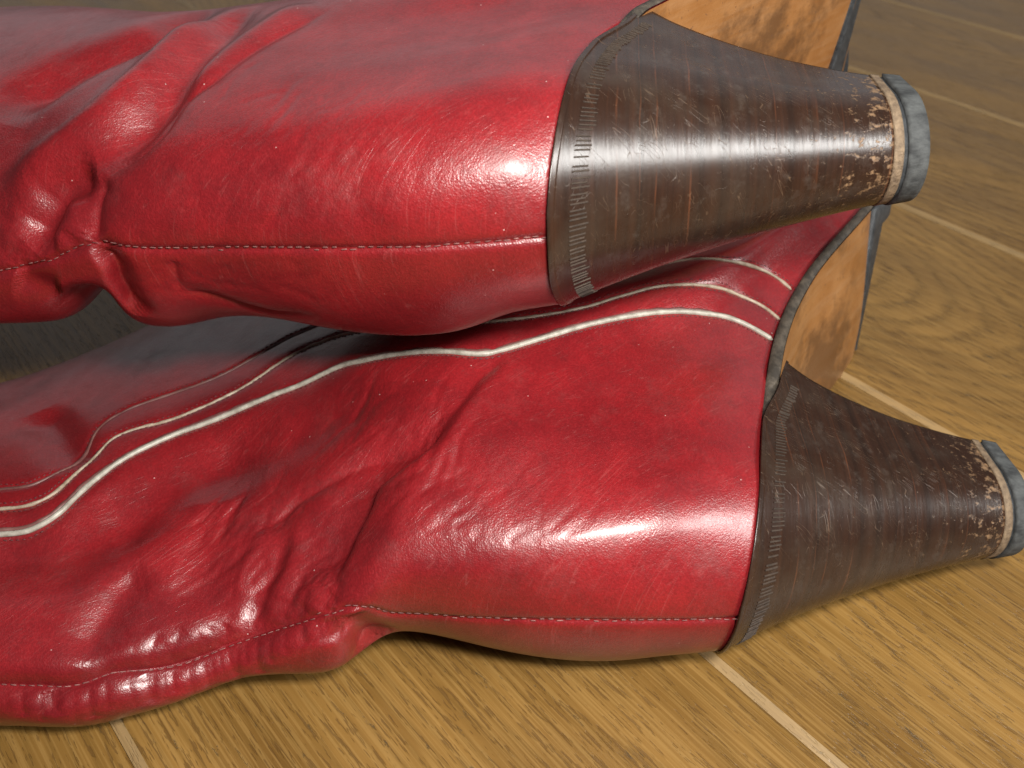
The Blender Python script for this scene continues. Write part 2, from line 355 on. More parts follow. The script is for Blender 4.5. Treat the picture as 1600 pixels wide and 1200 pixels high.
# shaft slices: back and front points in room coordinates (metres)
SL_A = common(bot=1.25) + [
            dict(t=.115, bw=(-.050, .147, .028), fw=(-.030, .325, .046), sag=.0, W=.030, foot=.0, bot=1.0, p=.75),
            dict(t=.14, bw=(-.0743, .149, .019), fw=(-.075, .338, .032), sag=0, W=.029, foot=0, slope=.35),
            dict(t=.167, bw=(-.0998, .141, .015), fw=(-.12, .333, .022), sag=0, W=.031, foot=0, slope=.65),
            dict(t=.192, bw=(-.1237, .1355, .015), fw=(-.155, .317, .016), sag=0, W=.033, foot=0, slope=.75),
            dict(t=.212, bw=(-.143, .136, .015), fw=(-.187, .293, .013), sag=0, W=.033, foot=0, slope=.75),
            dict(t=.29, bw=(-.22, .134, .018), fw=(-.26, .27, .013), sag=0, W=.033, foot=0, slope=.75)]
SL_B = common(bot=1.42) + [
            dict(t=.13, bw=(-.1149, .2148, .112), fw=(-.12, .355, .12), sag=.0, W=.030, foot=.1, bot=1.6),
            dict(t=.15, bw=(-.135, .2180, .104), fw=(-.155, .372, .118), sag=0, W=.031, foot=0, bot=1.35),
            dict(t=.18, bw=(-.165, .2196, .096), fw=(-.205, .385, .114), sag=0, W=.032, foot=0),
            dict(t=.22, bw=(-.205, .2170, .088), fw=(-.25, .385, .105), sag=0, W=.033, foot=0),
            dict(t=.29, bw=(-.27, .2170, .083), fw=(-.32, .385, .09), sag=0, W=.033, foot=0)]
#SLICES_END
def pose_matrix(o, yaw, pitch, roll):
    base = Matrix(((0, -1, 0), (1, 0, 0), (0, 0, 1)))            # x->+Y, y->-X, z->+Z
    rz = Matrix.Rotation(R(-yaw), 3, 'Z'); rx = Matrix.Rotation(R(roll), 3, 'X'); ry = Matrix.Rotation(R(pitch), 3, 'Y')
    return Matrix.Translation(o) @ (rz @ ry @ rx @ base).to_4x4()

# heel
def heel_profile(t):
    back = cubic([0, .12, .3, .6, .9, 1], [-.001, .006, .0145, .0255, .0338, .0360], t)
    hw = cubic([0, .12, .3, .6, .9, 1], [.0318, .0292, .0252, .0190, .0148, .0140], t)
    front = cubic([0, .15, .4, 1], [.0772, .0725, .0685, .0645], t)
    return back, hw, front
CAP_U = -.0958
def heel_ring(t, n=200, grow=0.0):
    """outline of the heel at height fraction t (0 at the seat) as n points"""
    b, hw, f = [float(x[0]) for x in heel_profile(np.array([t]))]
    b -= grow; hw += grow; f += grow * .3
    n1 = int(n * .78); a = np.linspace(-1, 1, n1)
    L = f - b; r = min(hw * 1.15, L * .75)
    ph = a * np.pi / 2
    # rounded back, then straight sides to the front corners
    ns = n1
    s = np.linspace(0, 1, ns)
    quarter = r * np.pi / 2; side = L - r; tot = 2 * quarter + 2 * side
    d = s * tot; F = np.zeros(ns); Z = np.zeros(ns)
    for i, x in enumerate(d):
        if x < side: F[i] = f - x; Z[i] = hw * (1 - .05 * (1 - x / side))
        elif x < side + 2 * quarter:
            q = (x - side) / (2 * quarter) * np.pi; F[i] = b + r - r * np.sin(q); Z[i] = hw * np.cos(q)
        else:
            y = x - side - 2 * quarter; F[i] = b + r + y; Z[i] = -hw * (1 - .05 * y / side)
    # breast, slightly hollow
    m = n - n1; s2 = np.linspace(0, 1, m + 2)[1:-1]
    Fb = f - .003 * np.sin(np.pi * s2); Zb = -hw * .95 + s2 * 2 * hw * .95
    return np.r_[F, Fb], np.r_[Z, Zb]
def ring3(t, grow=0.0, n=200):
    F, Z = heel_ring(t, n, grow); F = F * SS; Z = Z * SS
    top = sole_u(np.clip(F, 0, .1)) - .0004 - .0036 * smooth_step(.05, .07, F)
    cap = CAP_U * SS + (F - .03) * .10
    U = top * (1 - t) + cap * t
    return np.stack([F, U, Z], -1)
def build_heel(root, skew):
    ts = np.r_[np.linspace(0, .1, 14)[:-1], np.linspace(.1, .895, 70)]
    P = np.stack([ring3(t) for t in ts])
    h = grid_obj('heel', P, M['heel'], root, caps=True)
    def band(name, t0, t1, grow, mat, par):
        ts = np.linspace(t0, t1, 6); Q = [ring3(t0, grow - .001)] + [ring3(t, grow) for t in ts] + [ring3(t1, grow - .001)]
        return grid_obj(name, np.stack(Q), mat, par, caps=True)
    V = []; Fc = []; m = 400; R0 = ring3(.045, .0002, m); R1 = ring3(.082, .0002, m); n1 = int(m * .78)
    C0 = ring3(.045, -.003, m); seg = np.r_[0, np.cumsum(np.linalg.norm(np.diff(R0[:n1], axis=0), axis=1))]; rg = random.Random(2)
    for d in np.arange(.010, seg[-1] - .012, .00135):
        i = int(np.searchsorted(seg, d)); a, b = R0[i], R1[i] + (R1[i] - R0[i]) * rg.uniform(-.15, .12)
        if rg.random() < .06: continue
        t_ = R0[min(i + 1, n1 - 1)] - R0[i - 1]; t_ /= np.linalg.norm(t_); o_ = a - C0[i]; o_ /= np.linalg.norm(o_); k = len(V); hgt = rg.uniform(.00004, .00020)
        for q in (a, b):
            for sx, up in ((-.00030, -.0004), (-.00012, hgt), (.00012, hgt), (.00030, -.0004)): V.append(q + t_ * sx + o_ * up)
        Fc += [(k, k + 1, k + 5, k + 4), (k + 1, k + 2, k + 6, k + 5), (k + 2, k + 3, k + 7, k + 6), (k, k + 3, k + 2, k + 1), (k + 4, k + 5, k + 6, k + 7)]
    tk = mesh_obj('tooled_rib', V, Fc, M['rib'], h, smooth=False); tk['kind'] = 'stuff'
    band('heel_rand', -.003, .012, .0005, M['heel'], h)
    band('heel_layer', .895, .925, .0003, M['pale'], h)
    band('heel_layer', .9252, .938, -.0002, M['black'], h)
    band('top_lift', .9382, 1.0, .0008, M['rubber'], h)
    return h
def build_sole(root, skew):
    # plate from just behind the heel breast to the toe
    E = FOOT * SS
    Fs = np.r_[np.linspace(.045, .06, 8), np.linspace(.06, .2, 90)[1:], .2 + (E + .0025 - .2) * np.sin(np.linspace(0, np.pi / 2, 40))[1:]]
    hw = sole_h(np.clip(Fs, 0, E)) - .003 + .0054 * smooth_step(.058, .080, Fs); hw[-1] = 0.0005
    rows = []; rr = .0007; TH = .0042
    for (du, ins) in ((0, rr), (-rr, 0), (-TH + rr, 0), (-TH, rr)):
        z = hw - ins
        left = np.stack([Fs, sole_u(Fs, z, skew) + du, z], -1); right = np.stack([Fs, sole_u(Fs, -z, skew) + du, -z], -1)[::-1]
        rows.append(np.vstack([left, right]))
    zz = np.linspace(-1, 1, 33)
    B = np.stack([np.stack([Fs, sole_u(Fs, z * (hw - rr), skew) - TH - .0002, z * (hw - rr - .0005)], -1) for z in zz])
    s = grid_obj('sole', B, M['sole'], root, closed=False)
    grid_obj('sole_edge', np.stack(rows), M['edge'], s)
    Fh = Fs[Fs > .168]; hh = hw[Fs > .168] - .0010; rows = []
    for (du, ins) in ((-TH - .0001, .001), (-TH - .0001, 0), (-TH - .0018, 0), (-TH - .0022, .0006), (-TH - .0022, .01)):
        z = np.clip(hh - ins, .0002, None); ff = Fh + np.where(Fh < .1683, 0, 0)
        left = np.stack([ff, sole_u(ff, z, skew) + du, z], -1); right = np.stack([ff, sole_u(ff, -z, skew) + du, -z], -1)[::-1]
        rows.append(np.vstack([left, right]))
    grid_obj('half_sole', np.stack(rows), M['black'], s, caps=True)
    return s
#LINES_BEGIN
# creases, folds, seams and piping runs as points on the leather, in mm of the boot's own frame
LINES = {
    'seamA': ('A',[(0.3,-0.0,4.3),(-1.4,12.8,4.6),(-2.5,27.1,4.7),(-2.5,44.4,3.5),(-1.3,61.5,0.5),(1.5,78.9,-3.8),(2.4,93.1,-5.0),(-0.4,100.6,0.8),(-0.5,105.8,1.4),(-0.1,110.2,-1.0),(0.5,115.7,-4.8),(1.2,121.3,-8.8),(1.4,126.9,-12.6),(1.2,132.4,-15.8),(-0.2,139.6,-19.0),(-2.4,145.5,-21.0),(-4.6,151.3,-22.2),(-6.6,157.8,-22.5),(-7.9,164.4,-22.3),(-9.0,170.0,-22.2),(-11.2,175.5,-23.3),(-12.5,180.9,-24.1),(-12.5,189.0,-24.4),(-12.3,199.5,-25.1),(-11.9,209.9,-25.5),(-11.6,220.3,-25.7)]),
    'seamB': ('B',[(0.1,0.7,3.1),(-1.1,8.8,2.9),(-2.6,24.8,2.5),(-2.7,41.3,1.9),(-1.5,58.4,1.0),(0.3,76.2,-0.0),(2.2,94.7,-1.3),(2.9,105.8,-1.6),(3.4,113.2,-1.4),(4.2,119.7,-1.1),(5.0,124.1,-0.6),(5.4,129.0,-2.3),(6.0,138.2,-6.1),(6.4,147.2,-8.9),(6.6,155.7,-10.6),(6.2,168.2,-12.8),(5.5,180.3,-14.4)]),
    'pipeA1': ('A',[(32.3,240.1,-16.5),(30.7,225.9,-15.1),(31.6,214.7,-14.0),(32.7,207.4,-13.2),(38.8,200.1,-12.2),(46.3,196.9,-11.9),(53.9,193.6,-11.8),(61.2,188.8,-11.4),(67.0,183.3,-10.7),(73.3,174.5,-9.2),(78.3,162.7,-6.4),(85.0,144.3,0.0),(87.4,122.7,12.0),(83.8,111.5,19.4),(80.9,100.8,25.1),(78.9,92.5,28.4),(76.1,84.3,31.3),(73.3,74.4,33.6),(75.5,66.5,34.4),(81.6,54.3,35.3),(87.0,43.9,36.1),(91.8,33.2,36.6),(95.9,22.2,36.8),(98.8,13.2,36.6),(101.0,5.1,35.8),(102.7,-3.1,34.4),(102.8,-10.0,33.4),(100.4,-16.5,32.4),(95.3,-23.9,31.0)]),
    'pipeA2': ('A',[(43.2,245.8,-18.2),(41.2,230.9,-16.3),(41.7,219.2,-15.0),(42.5,211.5,-14.0),(46.9,205.2,-13.3),(54.7,202.1,-13.3),(64.9,199.7,-13.7),(73.7,196.5,-13.9),(78.7,189.4,-12.9),(81.6,179.1,-10.8),(88.2,165.3,-7.5),(95.6,153.4,-3.7),(103.1,145.7,-0.7),(107.5,137.3,3.3),(107.0,125.6,10.3),(100.3,111.3,20.3),(94.2,95.7,27.7),(90.1,81.0,32.3),(90.5,66.6,35.1),(93.9,52.0,36.4),(98.4,39.2,37.5),(102.5,31.5,38.1),(106.4,23.6,38.8),(109.5,16.8,39.4),(111.2,10.0,39.8),(112.2,3.2,39.8),(113.6,-4.0,38.7),(115.5,-11.7,36.2),(115.2,-19.1,33.7),(112.4,-24.5,32.7),(107.4,-29.2,31.4)]),
    'pipeA3': ('A',[(52.4,250.8,-20.2),(50.5,235.5,-18.0),(50.9,223.3,-16.5),(52.0,213.5,-15.1),(59.1,208.1,-14.7),(68.0,205.2,-15.1),(81.1,203.7,-16.4),(90.5,198.0,-16.3),(95.2,190.3,-14.9),(98.3,182.0,-13.0),(103.6,169.3,-9.7),(111.2,156.9,-5.8),(116.3,148.5,-2.5),(119.7,139.5,1.6),(119.9,125.2,10.3),(111.4,108.1,22.3),(107.0,86.0,30.5),(109.4,64.3,33.1),(120.0,41.6,32.0),(128.2,22.7,33.1),(129.7,9.2,36.6),(130.2,1.4,38.6),(127.4,-4.6,41.1),(125.8,-11.0,41.9),(127.2,-18.7,40.1),(129.8,-27.2,36.5),(127.8,-33.2,34.4),(124.0,-36.8,32.9)]),
    'a1': ('A',[(73.4,67.2,34.2),(68.5,70.3,33.8),(62.0,75.2,33.1),(53.7,79.8,32.0),(44.4,85.6,29.9),(39.6,90.3,27.5)]),
    'a2': ('A',[(47.7,82.8,31.0),(39.6,90.3,27.5),(35.4,98.3,21.7),(32.3,103.8,17.1),(24.4,106.5,13.3),(17.5,109.8,8.8),(11.7,111.7,5.1),(7.5,111.9,2.9),(4.3,111.5,1.4)]),
    'a3': ('A',[(39.9,90.3,27.5),(39.3,97.0,23.1),(40.8,103.5,19.0),(40.2,110.4,14.5),(38.0,117.5,9.1),(35.2,126.0,2.9),(30.5,133.4,-2.2),(27.2,138.8,-5.1)]),
    'a4': ('A',[(19.2,166.2,-10.9),(13.1,170.9,-12.4),(9.6,172.8,-13.3),(3.8,174.1,-15.0),(-2.1,175.7,-17.3),(-8.6,178.5,-20.9)]),
    'a5': ('A',[(41.8,152.7,-5.6),(26.3,152.4,-8.2),(13.8,151.8,-11.6),(5.3,152.9,-15.2)]),
    'a6': ('A',[(29.7,133.5,-2.4),(23.2,136.7,-5.6),(16.2,139.2,-8.9),(10.2,140.3,-11.8)]),
    'a7': ('A',[(12.4,113.3,4.2),(8.2,115.1,0.8),(3.1,119.3,-5.7)]),
    'a8': ('A',[(-1.7,106.5,-0.5),(-2.6,103.1,-6.6),(5.5,99.0,-22.0)]),
    'a9': ('A',[(49.4,192.0,-11.3),(38.2,180.2,-9.8),(26.4,172.8,-10.1)]),
    'a10': ('A',[(21.8,233.0,-15.6),(22.4,218.3,-14.5),(23.7,205.8,-13.2),(26.7,191.7,-11.5),(37.0,179.8,-9.8),(52.0,166.3,-7.4),(64.4,148.6,-2.4),(67.9,136.6,2.6)]),
    'a16': ('A',[(45.0,160.4,-6.8),(57.8,138.8,0.6),(61.9,118.9,12.4),(60.4,100.8,23.3)]),
    'a11': ('A',[(25.9,126.0,0.3),(16.9,129.3,-4.8),(8.6,132.6,-10.5),(2.2,133.5,-15.3)]),
    'a12': ('A',[(31.1,124.0,3.1),(18.1,124.8,-1.7),(9.0,127.6,-7.7),(2.8,128.9,-12.6)]),
    'a13': ('A',[(99.0,232.3,-26.5),(74.4,212.2,-17.4),(59.1,199.6,-13.2)]),
    'a14': ('A',[(59.7,64.4,33.4),(38.5,75.1,31.3),(25.9,81.5,28.2),(15.7,87.7,23.3)]),
    'a15': ('A',[(-7.5,221.1,-22.3),(-7.7,210.7,-21.9),(-7.9,200.3,-21.4),(-8.5,189.7,-21.0),(-8.3,181.1,-20.6),(-4.9,170.0,-19.3),(-2.1,158.5,-18.9),(2.6,145.3,-16.8),(6.4,133.2,-12.0)]),
    'ra': ('A',[(5.3,106.4,5.9),(4.2,96.8,10.1),(5.3,83.3,14.0),(6.0,69.9,18.5),(7.6,49.9,23.6),(10.0,33.2,27.4),(13.9,17.6,29.9),(18.3,3.0,30.4)]),
    'b1': ('B',[(15.8,120.5,13.8),(19.4,118.0,16.8),(24.7,113.9,20.6),(33.7,109.5,24.7),(45.9,107.6,27.5),(64.6,106.1,30.0),(77.8,103.8,31.1),(100.7,103.0,30.5)]),
    'b1e': ('B',[(13.7,120.9,12.1),(16.3,116.2,15.7),(17.9,109.7,18.9),(23.9,103.5,23.2),(33.8,101.2,26.6),(40.6,93.6,29.3),(51.4,88.7,31.1),(62.7,82.7,32.6),(72.5,76.5,33.4),(83.3,69.2,34.5)]),
    'b1r': ('B',[(35.8,100.5,27.2),(49.0,95.2,30.0),(64.8,89.3,32.0),(80.7,82.8,33.4),(91.2,79.4,33.7)]),
    'b2': ('B',[(16.6,154.6,2.0),(21.2,150.3,6.5),(25.8,145.0,11.0),(28.2,136.9,15.2),(34.7,126.4,20.9),(48.4,117.1,26.2),(69.4,112.4,29.5),(91.5,110.6,30.7)]),
    'b3': ('B',[(46.8,165.7,16.4),(59.0,159.9,21.1),(68.3,150.6,24.6),(76.7,138.8,27.3),(89.4,126.3,29.3),(115.2,123.6,25.8)]),
    'b4': ('B',[(18.4,123.2,14.6),(17.6,129.8,11.7),(16.9,135.0,9.0),(13.8,138.5,4.8),(11.2,141.4,0.9),(9.2,145.9,-3.3)]),
    'b5': ('B',[(15.1,130.6,9.5),(11.5,131.6,5.7),(8.9,133.6,1.6),(7.8,137.9,-2.1)]),
    'b6': ('B',[(15.2,118.7,14.1),(11.8,121.4,10.2),(8.0,122.3,5.6),(6.1,123.0,2.3),(5.1,124.4,-0.6)]),
    'b6b': ('B',[(5.1,124.4,-0.6),(4.0,122.7,-3.4),(3.8,121.2,-8.4),(4.6,121.7,-14.4),(6.3,121.6,-20.3),(9.6,121.9,-27.2)]),
    'b7': ('B',[(5.9,152.0,-11.7),(5.4,147.8,-13.8),(5.4,143.8,-15.7),(5.7,139.9,-17.7)]),
    'b8': ('B',[(5.3,106.0,-16.4),(6.6,96.1,-19.7),(8.9,87.0,-25.3),(9.0,78.1,-27.5),(4.5,64.9,-24.1)]),
    'b9': ('B',[(10.2,155.0,-4.5),(12.4,149.7,-0.7),(15.8,146.9,3.4),(18.5,140.8,7.8)]),
    'b10': ('B',[(7.4,142.2,-4.9),(6.6,130.7,-0.5)]),
    'b11': ('B',[(62.3,77.7,32.9),(68.4,58.0,33.9),(74.0,32.3,33.9),(80.5,10.2,33.9)]),
    'b12': ('B',[(2.8,101.6,-4.4),(3.6,102.4,-10.0),(5.4,104.1,-16.4)]),
    'roll': ('A',[(-15.6,210.1,-31.7),(-15.8,199.5,-31.0),(-16.0,188.9,-29.7),(-15.9,180.8,-29.2),(-13.3,169.6,-27.4),(-10.3,157.6,-28.0),(-5.8,145.3,-26.8),(-2.7,132.1,-21.1),(-2.6,122.7,-14.3),(-3.2,113.5,-7.2)]),
    'rollv': ('A',[(-11.7,209.9,-25.3),(-11.9,199.5,-24.7),(-12.3,189.0,-24.1),(-12.2,180.9,-23.8),(-8.8,170.1,-22.0),(-6.3,157.8,-22.3),(-2.1,145.5,-20.7),(1.5,132.5,-15.6),(1.4,121.3,-8.6),(0.3,112.9,-2.7)]),
    'rb': ('B',[(-0.3,46.7,12.1),(0.1,33.4,14.8),(1.8,20.7,17.2),(4.7,8.3,19.4),(7.2,-1.0,20.5)]),
    'g0': ('A',[(-12.9,197.3,-25.6),(-14.6,196.8,-27.9),(-15.9,195.9,-30.7)]),
    'g1': ('A',[(-13.0,192.7,-25.2),(-14.9,192.2,-27.8),(-16.3,191.3,-31.0)]),
    'g2': ('A',[(-13.1,187.2,-24.9),(-15.3,186.9,-28.0),(-16.8,187.0,-32.3)]),
    'g3': ('A',[(-13.1,185.4,-24.8),(-14.5,184.7,-26.6),(-15.7,183.3,-28.7)]),
    'g4': ('A',[(-13.1,183.4,-24.7),(-14.8,183.0,-27.0),(-16.2,182.6,-29.9)]),
    'g5': ('A',[(-12.7,179.0,-24.4),(-15.3,178.5,-28.3),(-16.6,178.5,-34.7)]),
    'g6': ('A',[(-11.7,175.1,-23.9),(-14.3,174.6,-27.3),(-15.8,174.1,-32.4)]),
    'g7': ('A',[(-10.1,171.0,-23.0),(-12.5,170.6,-25.9),(-14.4,170.2,-29.6)]),
    'g8': ('A',[(-8.8,165.6,-22.9),(-11.1,164.7,-25.8),(-12.7,163.4,-30.0)]),
    'g9': ('A',[(-7.9,161.3,-23.0),(-10.0,160.6,-25.9),(-11.5,159.5,-29.9)]),
    'g10': ('A',[(-7.5,159.4,-23.1),(-9.9,159.0,-26.2),(-11.4,158.9,-30.7)]),
    'g11': ('A',[(-6.9,156.9,-23.1),(-9.3,156.3,-26.6),(-10.3,155.7,-32.4)]),
    'g12': ('A',[(-6.2,154.5,-23.0),(-8.0,154.2,-25.5),(-9.4,154.0,-28.7)]),
    'g13': ('A',[(-4.8,150.2,-22.6),(-7.2,149.7,-26.6),(-6.0,150.4,-36.5)]),
    'g14': ('A',[(-3.4,146.6,-21.9),(-5.5,145.8,-25.6),(-4.8,145.5,-34.1)]),
    'g15': ('A',[(-2.6,144.6,-21.4),(-4.8,143.8,-25.1),(-3.9,143.4,-33.7)]),
    'g16': ('A',[(-1.8,142.4,-20.7),(-3.7,141.7,-23.5),(-4.6,140.5,-27.8)]),
    'g17': ('A',[(-1.0,140.0,-19.9),(-3.0,139.1,-22.7),(-4.0,137.7,-27.0)]),
    'g18': ('A',[(-0.3,137.4,-18.8),(-2.9,137.0,-22.6),(-3.4,137.2,-29.6)]),
    'g19': ('A',[(0.2,135.1,-17.8),(-1.5,134.6,-19.8),(-2.9,134.0,-22.3)]),
    'g20': ('A',[(0.6,131.6,-16.0),(-2.3,130.9,-19.6),(-3.6,130.3,-25.7)]),
    'g21': ('A',[(0.8,127.9,-13.9),(-1.8,127.3,-16.6),(-3.7,126.5,-20.3)]),
    'g22': ('A',[(0.7,123.6,-11.0),(-1.8,123.0,-13.4),(-3.8,122.0,-16.3)]),
    'g23': ('A',[(0.3,119.3,-8.0),(-2.0,118.5,-9.9),(-4.0,117.2,-12.1)]),
    'g24': ('A',[(-0.2,115.0,-4.9),(-2.8,114.1,-7.1),(-4.9,112.3,-10.1)]),
    'g25': ('A',[(-0.4,113.2,-3.6),(-3.1,112.2,-6.1),(-5.0,110.5,-9.7)]),
    'g26': ('A',[(-0.6,111.6,-2.5),(-3.5,110.5,-5.5),(-5.0,108.8,-10.2)]),
    'g27': ('A',[(-0.8,110.0,-1.5),(-3.2,109.5,-4.4),(-4.8,108.9,-8.4)]),
    'g28': ('A',[(-1.0,108.2,-0.5),(-3.4,107.2,-4.0),(-4.0,105.7,-10.1)]),
    'g29': ('A',[(-1.1,106.4,0.4),(-3.3,105.8,-3.7),(-3.6,104.8,-10.4)]),
    'h0': ('A',[(-7.4,165.3,-21.8),(-3.9,165.0,-19.3),(0.0,164.4,-17.2)]),
    'h1': ('A',[(-6.5,160.9,-21.9),(-2.7,160.1,-19.1),(1.5,158.8,-16.8)]),
    'h2': ('A',[(-6.0,157.9,-21.9),(-3.4,157.5,-19.9),(-0.7,156.9,-18.2)]),
    'h3': ('A',[(-5.4,155.9,-21.8),(-1.5,154.6,-18.9),(2.8,152.5,-16.5)]),
    'h4': ('A',[(-3.3,149.7,-21.2),(-1.2,148.3,-19.5),(1.1,146.1,-17.9)]),
    'h5': ('A',[(-1.9,146.1,-20.5),(0.8,145.6,-18.1),(3.8,144.7,-16.0)]),
    'h6': ('A',[(-1.0,143.7,-19.8),(1.5,142.4,-17.6),(4.1,140.2,-15.4)]),
    'h7': ('A',[(-0.0,141.0,-18.9),(3.7,140.8,-15.8),(7.9,140.3,-13.1)]),
    'h8': ('A',[(1.3,136.1,-17.0),(4.5,135.8,-14.3),(7.9,135.1,-11.8)]),
    'h9': ('A',[(1.6,134.0,-16.0),(5.0,133.3,-13.0),(8.6,132.1,-10.2)]),
    'h10': ('A',[(1.9,131.6,-14.8),(5.5,130.1,-11.2),(9.1,127.5,-7.5)]),
    'h11': ('A',[(2.1,129.2,-13.4),(4.7,127.5,-10.3),(7.2,124.7,-6.9)]),
    'h12': ('A',[(2.0,125.1,-10.8),(4.5,124.6,-8.6),(7.0,123.7,-6.3)]),
    'h13': ('A',[(1.7,119.5,-6.9),(4.8,119.1,-4.3),(8.1,118.4,-1.8)]),
    'h14': ('A',[(1.0,113.9,-3.0),(2.9,112.9,-0.6),(4.8,111.3,1.9)]),
    'h15': ('A',[(0.6,110.8,-0.8),(3.6,110.3,1.9),(6.8,109.3,4.5)]),
    'k0': ('B',[(7.0,154.2,-9.4),(7.5,153.1,-8.1),(8.3,154.4,-7.1)]),
    'k1': ('B',[(7.0,151.7,-8.9),(8.2,150.3,-6.2),(10.0,151.4,-3.8)]),
    'k2': ('B',[(6.9,149.1,-8.3),(7.8,148.8,-6.5),(8.8,147.8,-4.7)]),
    'k3': ('B',[(6.7,144.3,-7.1),(7.7,143.8,-5.0),(8.7,143.0,-3.0)]),
    'k4': ('B',[(6.5,140.7,-6.0),(7.7,140.3,-3.4),(9.3,140.1,-0.9)]),
    'k5': ('B',[(6.2,137.1,-4.7),(7.4,137.4,-2.5),(8.6,137.0,-0.4)]),
    'k6': ('B',[(6.0,133.4,-3.2),(7.2,132.9,-0.5),(8.6,132.3,2.0)]),
    'k7': ('B',[(5.8,129.7,-1.7),(6.3,129.7,-0.6),(6.7,128.8,0.6)]),
    'k8': ('B',[(5.6,127.0,-0.7),(6.0,126.5,0.5),(6.5,125.9,1.6)]),
    'k9': ('B',[(5.5,125.3,-0.1),(5.9,124.7,1.2),(6.6,124.8,2.3)]),
    'fa0': ('A',[(27.9,125.6,1.1),(30.7,123.8,3.1),(31.6,120.5,5.5)]),
    'fa1': ('A',[(2.9,123.8,-9.2),(3.4,119.3,-5.4),(3.6,114.6,-1.5)]),
    'fa2': ('A',[(30.2,132.9,-2.1),(33.1,128.5,0.9),(36.5,124.5,4.2)]),
    'fa3': ('A',[(26.0,148.9,-7.7),(35.7,148.2,-5.6),(42.8,143.1,-3.0)]),
    'fa4': ('A',[(9.9,132.3,-9.6),(15.3,127.8,-4.7),(18.3,121.2,0.8)]),
    'fa5': ('A',[(23.8,154.6,-9.1),(32.8,153.8,-7.2),(40.0,149.5,-5.1)]),
    'fa6': ('A',[(27.7,148.5,-7.3),(37.6,146.8,-4.9),(45.4,141.8,-2.1)]),
    'fa7': ('A',[(15.3,147.7,-10.7),(20.7,141.3,-7.8),(25.3,134.3,-4.1)]),
    'fa8': ('A',[(42.3,159.5,-6.9),(47.9,152.5,-4.8),(56.9,148.2,-2.8)]),
    'fa9': ('A',[(32.4,158.6,-8.0),(39.8,153.7,-6.1),(48.6,149.8,-4.1)]),
    'fa10': ('A',[(20.8,119.2,3.1),(27.8,116.4,7.3),(33.2,111.5,12.2)]),
    'fa11': ('A',[(26.0,145.1,-7.0),(32.0,143.1,-5.1),(37.8,140.5,-3.1)]),
    'fa12': ('A',[(2.2,136.9,-16.3),(6.6,131.9,-11.3),(13.0,129.8,-6.8)]),
    'fa13': ('A',[(19.3,126.3,-2.1),(22.5,123.1,1.0),(24.6,119.2,4.4)]),
    'fa14': ('A',[(28.5,134.3,-3.1),(34.3,128.3,1.3),(42.0,124.1,5.6)]),
    'fa15': ('A',[(12.1,110.8,6.0),(13.2,108.0,8.5),(15.2,106.0,10.8)]),
    'fa16': ('A',[(34.2,158.6,-7.7),(37.8,153.4,-6.3),(44.2,150.7,-4.8)]),
    'fa17': ('A',[(29.9,131.5,-1.5),(30.8,126.5,1.4),(33.7,123.0,4.4)]),
    'fa18': ('A',[(9.9,136.5,-11.1),(12.7,131.0,-7.5),(17.1,127.3,-3.6)]),
    'fa19': ('A',[(7.1,152.7,-14.3),(14.0,147.8,-11.3),(22.8,145.6,-8.0)]),
    'fa20': ('A',[(4.8,124.7,-8.4),(7.9,122.4,-4.9),(11.2,120.3,-1.6)]),
    'fa21': ('A',[(21.5,141.7,-7.6),(30.0,139.8,-4.6),(35.2,133.5,-1.1)]),
    'fa22': ('A',[(23.7,160.3,-9.7),(28.1,156.7,-8.4),(33.3,153.9,-7.1)]),
    'fa23': ('A',[(27.4,130.5,-1.7),(31.8,129.2,0.2),(35.7,126.9,2.4)]),
    'fa24': ('A',[(22.4,156.4,-9.6),(26.3,154.9,-8.6),(29.1,152.1,-7.6)]),
    'fa25': ('A',[(17.7,145.6,-9.6),(22.9,139.8,-6.7),(26.7,132.9,-3.1)]),
    'fa26': ('A',[(12.2,119.0,-0.2),(13.3,113.3,4.6),(15.8,108.7,9.0)]),
    'fa27': ('A',[(13.2,138.8,-10.1),(18.6,136.7,-7.3),(22.9,132.9,-4.3)]),
    'fa28': ('A',[(11.8,131.3,-8.1),(15.7,127.8,-4.5),(21.4,126.9,-1.7)]),
    'fa29': ('A',[(16.1,111.9,6.8),(20.7,106.2,12.5),(28.4,103.1,16.8)]),
    'fa30': ('A',[(21.9,148.6,-8.8),(29.1,145.6,-6.4),(38.5,146.1,-4.5)]),
    'fa31': ('A',[(6.5,116.4,-1.1),(12.1,113.8,3.7),(18.7,111.8,7.8)]),
    'fa32': ('A',[(16.3,157.9,-11.2),(25.4,157.1,-9.0),(32.4,152.2,-7.0)]),
    'fa33': ('A',[(31.1,114.3,9.7),(32.6,111.5,12.0),(35.7,109.9,13.8)]),
    'fa34': ('A',[(2.5,122.6,-8.7),(9.5,122.1,-3.8),(14.3,117.5,1.8)]),
    'fa35': ('A',[(16.4,122.0,-0.5),(21.6,117.9,4.3),(23.3,111.1,9.8)]),
    'fa36': ('A',[(35.5,165.3,-8.4),(39.3,161.7,-7.5),(40.9,156.6,-6.5)]),
    'fa37': ('A',[(17.0,151.9,-10.6),(22.9,146.8,-8.2),(27.8,140.7,-5.5)]),
    'fa38': ('A',[(29.8,144.5,-5.9),(32.7,141.8,-4.6),(35.4,139.0,-3.1)]),
    'fa39': ('A',[(13.4,108.3,8.3),(20.6,106.6,12.2),(25.5,101.9,17.0)]),
    'fa40': ('A',[(8.6,124.2,-5.7),(10.5,119.1,-1.1),(13.2,114.7,3.4)]),
    'fa41': ('A',[(11.0,160.3,-12.9),(16.6,153.7,-10.9),(22.2,147.0,-8.5)]),
    'fa42': ('A',[(13.3,136.7,-9.5),(16.5,134.2,-7.2),(20.1,132.0,-4.9)]),
